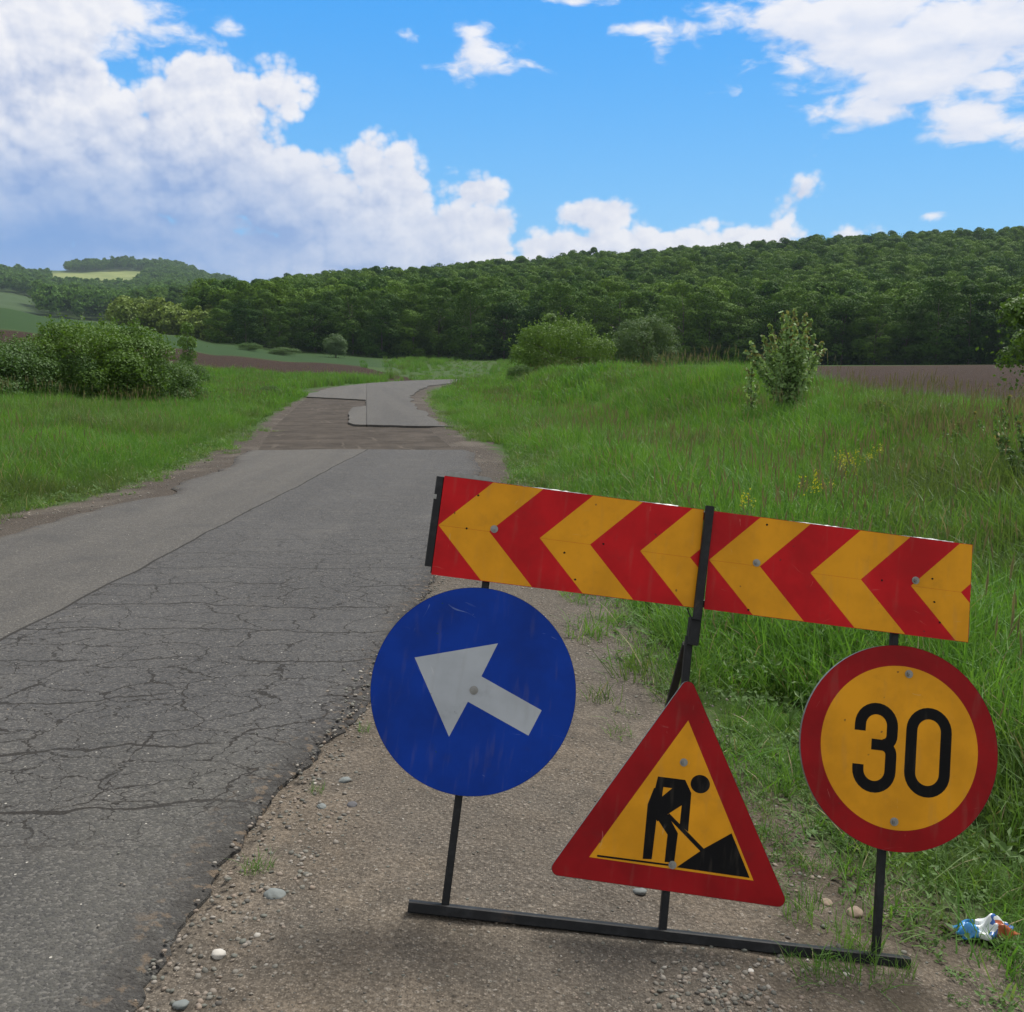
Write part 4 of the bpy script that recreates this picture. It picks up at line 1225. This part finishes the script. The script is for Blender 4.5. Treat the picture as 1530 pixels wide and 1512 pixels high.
# sapling on the bank with visible leaves
def twig_plant(name, seed, H, nstem, spread, leaf, nleaf, fmat, fmat2, label, cat, loc, stemr=0.012, tip_share=0.2, z0=0.1, aspect=0.7):
    rng = np.random.default_rng(seed); b = MB(); Ps, Ns, tips = [], [], []
    for k in range(nstem):
        a = rng.uniform(0, 6.28); sp = spread * rng.uniform(0.1, 1.0); h = H * rng.uniform(0.80, 1.0) * (1 - 0.40 * (sp / spread) ** 2)
        pts = []
        for t in np.linspace(0, 1, 7):
            pts.append((math.cos(a) * sp * t ** 1.1 + rng.normal(0, .02), math.sin(a) * sp * t ** 1.1 + rng.normal(0, .02), h * t - (0.3 if t == 0 else 0)))
        b.tube(pts, [stemr * (1 - .8 * t) for t in np.linspace(0, 1, 7)], 5)
        pts = np.array(pts)
        for j in range(nleaf // nstem):
            t = rng.uniform(z0, 1) ** 0.8 * 6; i = min(5, int(t)); p = pts[i] + (pts[i + 1] - pts[i]) * (t - i)
            r = rng.uniform(0.04, 0.30) * H * 0.45 * (1.1 - t / 6)
            d = rng.normal(size=3); d[2] = abs(d[2]) * .4; d /= np.linalg.norm(d)
            Ps.append(p + d * r); Ns.append(d * .5 + rng.normal(0, .5, 3) + [0, -.2, .5]); tips.append(t / 6 > 1 - tip_share)
            if rng.random() < .12: b.tube([tuple(p), tuple(p + d * r)], 0.003, 3)
    Ps, Ns, tips = np.array(Ps), unit(np.array(Ns)), np.array(tips)
    root = empty(name, loc)
    V, q = leaves(Ps, Ns, leaf, rng, aspect, 0.3)
    fm = (tips & (rng.random(len(tips)) < .35)).astype(int)
    me = meshnp('foliage', V, q, [M[fmat], M[fmat2]], fm); link('foliage', me, root)
    b.build('stems', M['bark'], root, True)
    return tag(root, label, cat)


x, y, z = at(1180, 21)
twig_plant('sapling', 77, 2.3, 20, 1.1, 0.095, 3900, 'sapling_leaf', 'young_leaf', 'leafy young tree with pale green leaves standing alone on the right bank', 'tree', (x, y, z - 0.05))
x, y, z = at(1122, 21.5)
twig_plant('sapling', 79, 1.5, 4, 0.25, 0.09, 200, 'sapling_leaf', 'young_leaf', 'thin reddish-tipped sapling just left of the leafy young tree', 'tree', (x, y, z - 0.05))
# tree at the right edge
x, y, z = at(1572, 27)
cm, tm, _ = tree_meshes('r', 311, 3.8, 1.75, 0.6, 18, 9000, 0.12, 'bush', 0.08, lobe=0.4, squash=.8, inner=.08)
plant('small_tree', cm, tm, (x, y, z), 0.5, 0.95, 'light green tree cut off by the right edge of the picture')
for i, (px, yy, hh_, nl, lab) in enumerate(((1500, 13.5, 1.15, 900, 'tall bramble thicket at the right edge'), (1440, 14.5, 0.85, 450, 'thin bramble with arching stems left of the tall thicket'), (1560, 10.5, 1.1, 700, 'bramble at the right edge nearer the camera'), (1330, 17.5, 0.7, 300, 'low leafy weed on the bank crest in front of the ploughed field'))):
    x, y, z = at(px, yy)
    twig_plant('bramble', 400 + i, hh_, 9, 0.65, 0.06, nl, 'weed', 'young_leaf', lab, 'bramble', (x, y, z - 0.05), 0.006)


# yellow wildflowers on the bank
def flower_plant(seed):
    rng = np.random.default_rng(seed); b = MB(); P, N, Pl, Nl = [], [], [], []
    for k in range(5):
        a = rng.uniform(0, 6.28); s = rng.uniform(.03, .16); h = rng.uniform(.55, .85)
        top_ = np.array([math.cos(a) * s, math.sin(a) * s, h])
        b.tube([(0, 0, -.05), tuple(top_ * [.5, .5, .5]), tuple(top_)], [.005, .004, .002], 4)
        for j in range(16):
            P.append(top_ + rng.normal(0, 1, 3) * [.018, .018, .05]); N.append(rng.normal(size=3))
        for j in range(9):
            t = rng.uniform(.1, .85); Pl.append(top_ * t + rng.normal(0, .03, 3)); Nl.append(rng.normal(size=3) + [0, 0, 1])
    Vf_, qf = leaves(np.array(P), unit(np.array(N)), 0.022, rng, 1.0)
    Vl, ql = leaves(np.array(Pl), unit(np.array(Nl)), 0.075, rng, 0.35)
    Vs = np.concatenate(b.V); fs = [np.array(b.F[k]) for k in b.F]
    o1, o2 = len(Vf_), len(Vf_) + len(Vl)
    fa = [qf, ql + o1] + [f + o2 for f in fs]
    mi = np.concatenate([np.zeros(len(qf), int), np.ones(len(ql) + sum(len(f) for f in fs), int)])
    return meshnp('yellow_wildflower', np.concatenate([Vf_, Vl, Vs]), fa, [M['yellow_flower'], M['weed']], mi)


fl = [flower_plant(500 + i) for i in range(3)]
rng = np.random.default_rng(55)
fproto = []
spots = [(rng.uniform(1262, 1330), rng.uniform(11.5, 13.5)) for _ in range(8)] + [(1240, 10.2), (1215, 9.9), (1120, 8.9)]
for i, (px, yy) in enumerate(spots):
    x, y, z = at(px, yy)
    if i < 3:
        o = link('yellow_wildflower', fl[i]); fproto.append(o)
    else:
        o = copy_tree(fproto[i % 3])
    o.location = (x, y, z + 0.05); o.rotation_euler = (0, 0, rng.uniform(0, 6)); s = rng.uniform(.62, .85); o.scale = (s, s, s)
    tag(o, 'tall yellow-flowering weed standing in the grass of the right bank', 'wildflower', 'yellow wildflowers on the right bank')


# ------------------------------------------------------------------ grass
def clump(seed, n, h0, h1, rad, width, bend, mats, seeds=0, seedh=1.0, spread=0.35):
    rng = np.random.default_rng(seed)
    Vs, Qs, Ts, fmq, fmt = [], [], [], [], []
    nv = 0
    a = rng.uniform(0, 6.28, n); r = rad * np.sqrt(rng.random(n))
    bx, by = np.cos(a) * r, np.sin(a) * r
    h = rng.uniform(h0, h1, n); da = rng.uniform(0, 6.28, n)
    lean = rng.normal(0, spread, n) * h; bd = np.abs(rng.normal(bend, bend * .5, n)) * h
    dirx, diry = np.cos(da), np.sin(da)
    wa = da + rng.uniform(-1.2, 1.2, n) + PI / 2
    wx, wy = np.cos(wa), np.sin(wa)
    ww = width * rng.uniform(.6, 1.3, n)
    ts = [0, 0.35, 0.7]
    rows = []
    for t in ts:
        off = lean * t + bd * t * t
        cx, cy, cz = bx + dirx * off, by + diry * off, h * (t - 0.12 * bend * t * t) - 0.02
        wd = ww * (1 - 0.35 * t) * .5
        rows.append((np.stack([cx - wx * wd, cy - wy * wd, cz], 1), np.stack([cx + wx * wd, cy + wy * wd, cz], 1)))
    off = lean + bd
    tip = np.stack([bx + dirx * off, by + diry * off, h * (1 - .12 * bend - np.clip(bd / h, 0, .4) * .5)], 1)
    V = np.stack([rows[0][0], rows[0][1], rows[1][0], rows[1][1], rows[2][0], rows[2][1], tip], 1).reshape(-1, 3)
    b0 = np.arange(n)[:, None] * 7
    Q = np.concatenate([b0 + [0, 1, 3, 2], b0 + [2, 3, 5, 4]]); T_ = b0 + [4, 5, 6]
    fq = np.zeros(len(Q), int); ft_ = np.zeros(n, int)
    dry = rng.random(n) < 0.04
    if len(mats) > 2: fq = np.tile(np.where(dry, 2, 0), 2); ft_ = np.where(dry, 2, 0)
    if seeds:
        m = seeds; a = rng.uniform(0, 6.28, m); r = rad * np.sqrt(rng.random(m)); hh = seedh * rng.uniform(.8, 1.15, m)
        sx, sy = np.cos(a) * r, np.sin(a) * r; lx, ly = rng.normal(0, .12, m) * hh, rng.normal(0, .12, m) * hh
        st0 = np.stack([sx, sy, np.zeros(m)], 1); st1 = np.stack([sx + lx, sy + ly, hh * .82], 1)
        wv = np.stack([np.cos(a), np.sin(a), 0 * a], 1) * .0022
        V2 = np.stack([st0 - wv, st0 + wv, st1 + wv, st1 - wv], 1).reshape(-1, 3)
        o = len(V); V = np.concatenate([V, V2]); Q = np.concatenate([Q, np.arange(m * 4).reshape(-1, 4) + o]); fq = np.concatenate([fq, np.zeros(m, int)])
        # panicle as crossed rhombs
        tp_ = np.stack([sx + lx * 1.3, sy + ly * 1.3, hh], 1); mid = st1 * .55 + tp_ * .45
        for ph_ in (0, PI / 2):
            pv = np.stack([np.cos(a + ph_), np.sin(a + ph_), 0 * a], 1) * .007
            V3 = np.stack([st1 - [0, 0, .02], mid + pv, tp_, mid - pv], 1).reshape(-1, 3)
            o = len(V); V = np.concatenate([V, V3]); Q = np.concatenate([Q, np.arange(m * 4).reshape(-1, 4) + o]); fq = np.concatenate([fq, np.ones(m, int)])
    return meshnp('grass_clump', V, [Q, T_], [M[k_] for k_ in mats], np.concatenate([fq, ft_]))


GM = ['blade', 'seedhead', 'straw']
tall = [clump(600 + i, 55, .30, .62, .17, .009, .35, GM, 0) for i in range(4)]
tall += [clump(610 + i, 42, .25, .55, .17, .008, .35, GM, 2, .70) for i in range(2)]
tall += [clump(620 + i, 40, .25, .5, .17, .008, .4, GM, 7, .74) for i in range(1)]
short = [clump(630 + i, 46, .08, .24, .12, .006, .5, GM, 0, spread=.5) for i in range(3)]
short += [clump(640, 36, .06, .16, .10, .008, .6, ['blade_pale', 'seedhead', 'straw'], 0, spread=.7)]


def weed_mesh(seed, n, R, h, leaf, m='weed', asp=.5):
    rng = np.random.default_rng(seed); a = rng.uniform(0, 6.28, n); r = R * np.sqrt(rng.random(n))
    P = np.stack([np.cos(a) * r, np.sin(a) * r, rng.uniform(0.01, h, n)], 1)
    N = unit(np.stack([np.cos(a) * .5, np.sin(a) * .5, np.ones(n)], 1) + rng.normal(0, .35, (n, 3)))
    V, q = leaves(P, N, leaf, rng, asp); return meshnp('weed', V, q, [M[m]])


weeds = [weed_mesh(650 + i, 45, .09, .06, .035) for i in range(2)] + [weed_mesh(655, 20, .10, .07, .05, 'weed', .5), weed_mesh(656, 60, .12, .16, .03, 'weed', .4)]
far_g = [clump(660 + i, 60, .25, .62, .42, .028, .35, GM, 0) for i in range(2)] + [clump(663, 48, .25, .6, .42, .024, .35, GM, 4, .74)]
meshes = tall + short + weeds + far_g
NT_, NS, NW, NFG = len(tall), len(short), len(weeds), len(far_g)
rng = np.random.default_rng(70)
Pg, Kg, Sg = [], [], []


def put_grass(X, Y, kinds, s, sink=0.02):
    Z = ground(X, Y) - sink
    Pg.append(np.stack([X, Y, Z], 1)); Kg.append(kinds); Sg.append(s)


def infov(X, Y, m=60):
    a = azpx(X, np.maximum(Y, .1)); return (a > -m - 1800 / np.maximum(Y, .5)) & (a < 1530 + m + 1500 / np.maximum(Y, .5)) & (Y > 1.2)


# tall grass, near
for (x0, x1, y0, y1, st, kindset) in ((0.5, 9, 2.3, 9, .125, 'near'), (0, 16, 9, 20, .19, 'near'), (-16, -4.8, 4, 20, .18, 'near'), (-30, 22, 20, 34, .27, 'near'),
                                      (-45, 45, 34, 60, .52, 'far'), (-90, 60, 60, 110, 1.0, 'far2'), (-60, 60, 110, 240, 2.2, 'far2')):
    X, Y = jgrid(x0, x1, y0, y1, st, rng)
    svr = X - fi(Y, XVR); svl = fi(Y, XVL) - X
    sroad = rdist(X, Y)
    if kindset == 'far2':
        k = infov(X, Y) & (sroad > 4.6) & ~((Y > 96) & (azpx(X, Y) < 600 + rng.normal(0, 30, len(X)))) & (X - fi(Y, XR) < 11.5)
    else:
        w = vnoise(X, Y, .5, 6) * .35
        k = infov(X, Y) & ((svr + w > 0.10) | (svl + w > 0.10)) & (X - fi(Y, XR) < 11)
        k &= ~((Y > 50) & (sroad < 4.4))
    X, Y, svr, svl = X[k], Y[k], svr[k], svl[k]
    s_in = np.maximum(svr, svl)
    hf = 0.46 + 0.70 * sst(0.1, 1.6, s_in) + vnoise(X, Y, 1.8, 31) * .55 + vnoise(X, Y, .6, 32) * .2
    hf = np.where((svr > 0) & (Y < 5), hf * (0.62 + .38 * sst(0.3, 1.2, svr)), hf)
    n = len(X)
    if kindset == 'near':
        seedz = vnoise(X, Y, 2.6, 33) + .35 * sst(4, 6.5, svr) - 0.1
        pr = rng.random(n)
        kinds = np.where(pr < .80 - seedz * .4, rng.integers(0, 4, n), np.where(pr < .97 - seedz * .12, rng.integers(4, 6, n), np.where(seedz > .2, 6, 5)))
        kinds = np.where((hf < .55) & (rng.random(n) < .5), NT_ + rng.integers(0, 3, n), kinds)
    else:
        kinds = NT_ + NS + NW + rng.integers(0, NFG, n)
    s = np.clip(hf, .25, 1.3) * (1.0 if kindset != 'far2' else 1.35)
    drop = rng.random(n) < np.where(hf < .45, .35, .04)
    put_grass(X[~drop], Y[~drop], kinds[~drop], s[~drop])
    if kindset == 'near':      # low undergrowth between the tall blades
        q = rng.random(n) < .30
        put_grass(X[q] + .06, Y[q] + .04, NT_ + NS + rng.integers(0, NW, q.sum()), np.full(q.sum(), 1.6))
# fringe of short grass and weeds on both gravel edges
for (x0, x1, y0, y1, side) in ((0, 2.6, 1.8, 20, 0), (-8, -4.4, 7, 24, 1), (-6, 0, 20, 60, 0)):
    X, Y = jgrid(x0, x1, y0, y1, .085 if y0 < 3 else .14, rng)
    sv = (X - fi(Y, XVR)) if side == 0 else (fi(Y, XVL) - X)
    pd = np.exp(-(sv / .28) ** 2) * .55 * (0.35 + 1.3 * np.clip(vnoise(X, Y, .45, 36) + .5, 0, 1))
    pd = np.where(sv > 0, np.maximum(pd, .4 * (sv < .8)), pd)
    k = (rng.random(len(X)) < pd) & infov(X, Y)
    n = k.sum(); put_grass(X[k], Y[k], np.where(rng.random(n) < .6, NT_ + rng.integers(0, NS, n), NT_ + NS + rng.integers(0, NW, n)), rng.uniform(.5, 1.1, n))
# sparse weeds on the bare patch below and right of the signs
X, Y = jgrid(0.55, 2.3, 1.9, 4.2, .05, rng)
svr = X - fi(Y, XVR)
pd = .42 * sst(-.80, -.1, svr) * (np.clip(vnoise(X, Y, .28, 37) + .35, 0, 1) * 2.4)
pd = np.where((X > .55) & (Y < 2.7) & (X < 1.2), np.maximum(pd, .10 * (vnoise(X, Y, .3, 38) > .05)), pd)
k = (rng.random(len(X)) < pd)
n = k.sum(); put_grass(X[k], Y[k], np.where(rng.random(n) < .45, NT_ + rng.integers(0, NS, n), NT_ + NS + rng.choice([0, 1, 3], n)), rng.uniform(.22, .62, n), .005)
# a few tufts on the gravel, the road edge and before the base bar
tuf = [(-0.79, 2.84, .32), (-0.76, 2.86, .25), (-0.7, 3.4, .25), (-.62, 4.0, .25), (0.98, 2.56, .55), (0.90, 2.57, .5), (0.84, 2.55, .45), (1.10, 2.60, .35), (1.03, 2.72, .5), (.99, 2.78, .45), (0.78, 2.62, .25), (1.02, 2.66, .5)]
put_grass(np.array([t[0] for t in tuf]), np.array([t[1] for t in tuf]), NT_ + rng.integers(0, 3, len(tuf)), np.array([t[2] for t in tuf]), .005)

Pg = np.concatenate(Pg); Kg = np.concatenate(Kg); Sg = np.concatenate(Sg)
n = len(Pg)
rots = np.stack([rng.normal(0, .09, n), rng.normal(0, .09, n), rng.uniform(0, 6.28, n)], 1)
hz = Sg * rng.uniform(.8, 1.2, n); hx = Sg ** .5 * rng.uniform(.85, 1.15, n)
hx = np.where(Sg < .7, Sg, hx)
gn_instances('grass', Pg, rots, np.stack([hx, hx, hz], 1), Kg, meshes, 'tall green grass with weeds and seed heads on both verges and the bank', 'grass')
print('grass clumps', n, 'edge trees', cnt)


# ------------------------------------------------------------------ gravel and stones
def rock(seed, sub=2, flat=.6):
    import bmesh
    rng = np.random.default_rng(seed)
    bm = bmesh.new(); bmesh.ops.create_icosphere(bm, subdivisions=sub, radius=1)
    ph_ = rng.uniform(0, 6, 3); k_ = rng.uniform(1.2, 2.4, 3)
    for v in bm.verts:
        c = v.co; d = 1 + .16 * math.sin(c.x * k_[0] + ph_[0]) + .14 * math.sin(c.y * k_[1] + ph_[1]) + .12 * math.sin(c.z * k_[2] * 1.3 + ph_[2])
        d += .07 * math.sin(c.x * 5.1 + ph_[1]) * math.sin(c.y * 4.3 + ph_[2]) + .05 * math.sin(c.z * 7 + c.x * 6 + ph_[0])
        v.co = Vector((c.x * d * 1.2, c.y * d, c.z * d * flat))
    for f in bm.faces: f.smooth = True
    me = bpy.data.meshes.new('pebble'); bm.to_mesh(me); bm.free(); return me


pm = [rock(700 + i, 1, f) for i, f in enumerate((.45, .6, .4, .7))]
for m_ in pm: m_.materials.append(M['pebble'])
Px, Py, Ps = [], [], []
for (x0, x1, y0, y1, st, s0, s1, pw_) in ((-1.3, 2.2, 1.7, 4.5, .020, .0012, .0040, .34), (-1.2, 1.6, 4.5, 9, .040, .003, .008, .35), (-1, 1, 9, 18, .09, .006, .014, .35), (-5.8, -4.2, 8, 18, .09, .006, .014, .3)):
    X, Y = jgrid(x0, x1, y0, y1, st, rng)
    k = ((X > fi(Y, XR) + .02) & (X < fi(Y, XVR) + .25) | (X < fi(Y, XL) - .02) & (X > fi(Y, XVL) - .2)) & infov(X, Y) & (rng.random(len(X)) < pw_ * (0.35 + 1.5 * np.clip(vnoise(X, Y, .5, 40) + vnoise(X, Y, .17, 41) * .6 + .35, 0, 1)))
    X, Y = X[k], Y[k]; Px.append(X); Py.append(Y); Ps.append(s0 + (s1 - s0) * rng.random(len(X)) ** 2.5 * 1.6)
# heaps of larger pebbles: beside the asphalt edge and in front of the base bar
for (cx, cy, sx, sy, nn_, s0, s1) in ((-.62, 3.2, .06, .3, 90, .003, .010), (-.66, 2.75, .06, .25, 70, .003, .011), (-.74, 2.35, .05, .25, 70, .003, .010), (.56, 2.40, .10, .09, 330, .003, .010), (.78, 2.62, .15, .06, 90, .004, .010), (1.0, 3.3, .2, .4, 120, .003, .012), (-.7, 4.2, .07, .5, 120, .004, .011)):
    X = rng.normal(cx, sx, nn_); Y = rng.normal(cy, sy, nn_); Px.append(X); Py.append(Y); Ps.append(rng.uniform(s0, s1, nn_) ** 1.0)
yy_ = rng.uniform(1.6, 9, 900); xx_ = fi(yy_, XR) + rng.normal(0.0, .035, 900); EX, EY, ES = xx_, yy_, rng.uniform(.003, .009, 900)
# loose chips on the asphalt
X = rng.uniform(-4.4, -.9, 700); Y = rng.uniform(1.6, 9, 700); k = rng.random(700) < np.exp(-np.abs(X + .85) / 1.2) + .08; Xa, Ya = X[k], Y[k]
X, Y, S = np.concatenate(Px), np.concatenate(Py), np.concatenate(Ps)
Z = ground(X, Y) + S * .1
onr = (X < fi(Y, XR)) & (X > fi(Y, XL)); Z = np.where(onr, 0.105, Z)
X = np.concatenate([X, Xa, EX]); Y = np.concatenate([Y, Ya, EY]); S = np.concatenate([S, rng.uniform(.0015, .005, len(Xa)), ES]); Z = np.concatenate([Z, np.full(len(Xa), .108), np.where(EX < fi(EY, XR), .092, ground(EX, EY) + .002)])
n = len(X)
gn_instances('gravel', np.stack([X, Y, Z], 1), np.stack([rng.uniform(-.5, .5, n), rng.uniform(-.5, .5, n), rng.uniform(0, 6.28, n)], 1), np.stack([S, S, S], 1), rng.integers(0, 4, n), pm,
             'loose gravel and pebbles scattered over the sandy shoulder', 'gravel')
print('pebbles', n)
for i, (px, py, r_, mt, lab) in enumerate(((410, 1338, .024, 'stone_grey', 'smooth blue-grey stone beside the small tuft at the asphalt edge'), (327, 1427, .020, 'stone_white', 'white stone lying on the sand near the asphalt edge'),
                                           (513, 1166, .022, 'stone_grey', 'round grey stone left of the blue arrow sign'), (527, 1203, .016, 'stone_dark', 'dark stone left of the post under the blue arrow sign'),
                                           (480, 1206, .018, 'stone_grey', 'upright greenish grey stone by the crumbled asphalt edge'), (955, 1332, .022, 'stone_grey', 'flat grey stone below the left part of the warning triangle'),
                                           (1278, 1366, .024, 'stone_brown', 'brownish clod standing beside the right post'), (1236, 1350, .018, 'stone_brown', 'pale brown clod left of the right post, behind the base bar'),
                                           (1122, 1452, .011, 'stone_white', 'small white stone among the pebbles in front of the base bar'), (270, 1502, .022, 'stone_grey', 'grey stone at the bottom edge of the picture'),
                                           (1265, 1456, .009, 'stone_white', 'tiny white chip in the grass tuft in front of the base bar'))):
    d = ((px - 765) / F, (py - 756) / F)
    dr = (d[0], math.cos(PH) - d[1] * math.sin(PH), -math.sin(PH) - d[1] * math.cos(PH))
    zz = 0.0
    for _ in range(6):
        t = (zz - CAMZ) / dr[2]; x, y = dr[0] * t, dr[1] * t; zz = float(ground(x, y))
    me = rock(720 + i, 3, .55); me.transform(Matrix.Scale(r_ * .9, 4)); me.materials.append(M[mt])
    o = link('stone', me); o.location = (x, y, zz + r_ * .08); o.rotation_euler = (.1, .15, i * 1.7)
    tag(o, lab, 'stone')

# crumpled plastic bag on the grass at right
import bmesh
bm = bmesh.new(); bmesh.ops.create_grid(bm, x_segments=26, y_segments=16, size=1)
for v in bm.verts:
    x, y = v.co.x, v.co.y
    env = max(0, 1 - abs(x) ** 3) * max(0, 1 - y * y)
    zz = .030 * env + env * (.016 * math.sin(x * 5 + y * 3) + .010 * math.sin(y * 7 - x * 4 + 1) + .002 * math.sin(x * 13 + y * 9))
    v.co = Vector((x * .092 + .008 * math.sin(y * 6), y * .045 * (1 - .35 * abs(x)) + .006 * math.sin(x * 9), max(zz, 0.002) + .01))
for f in bm.faces: f.smooth = True
me = bpy.data.meshes.new('plastic_bag'); bm.to_mesh(me); bm.free(); me.materials.append(M['bag'])
o = link('plastic_bag', me)
md = o.modifiers.new('thickness', 'SOLIDIFY'); md.thickness = 0.002
bx, by = 1.47, 2.87
o.location = (bx, by, float(ground(bx, by)) + .02); o.rotation_euler = (0.12, 0, .05)
tag(o, 'crumpled blue, white and orange plastic bag lying in the grass at the right edge', 'litter')

# ------------------------------------------------------------------ haze
hz_ = MB(); hz_.box((-3600, -900, -40), (3600, 6900, 420))
hm = bpy.data.materials.new('haze'); hm.use_nodes = True
H = NT(hm.node_tree); H.n.clear()
ho = H.new('ShaderNodeOutputMaterial'); hv = H.new('ShaderNodeVolumePrincipled')
hv.inputs['Color'].default_value = (0.62, 0.76, 0.95, 1); hv.inputs['Density'].default_value = 0.000085; hv.inputs['Anisotropy'].default_value = 0.0
H.l.new(hv.outputs[0], ho.inputs['Volume'])
HAZE = True
if HAZE:
    tag(hz_.build('haze', hm), 'thin bluish air between the road and the distant hills', 'haze', None, 'stuff')
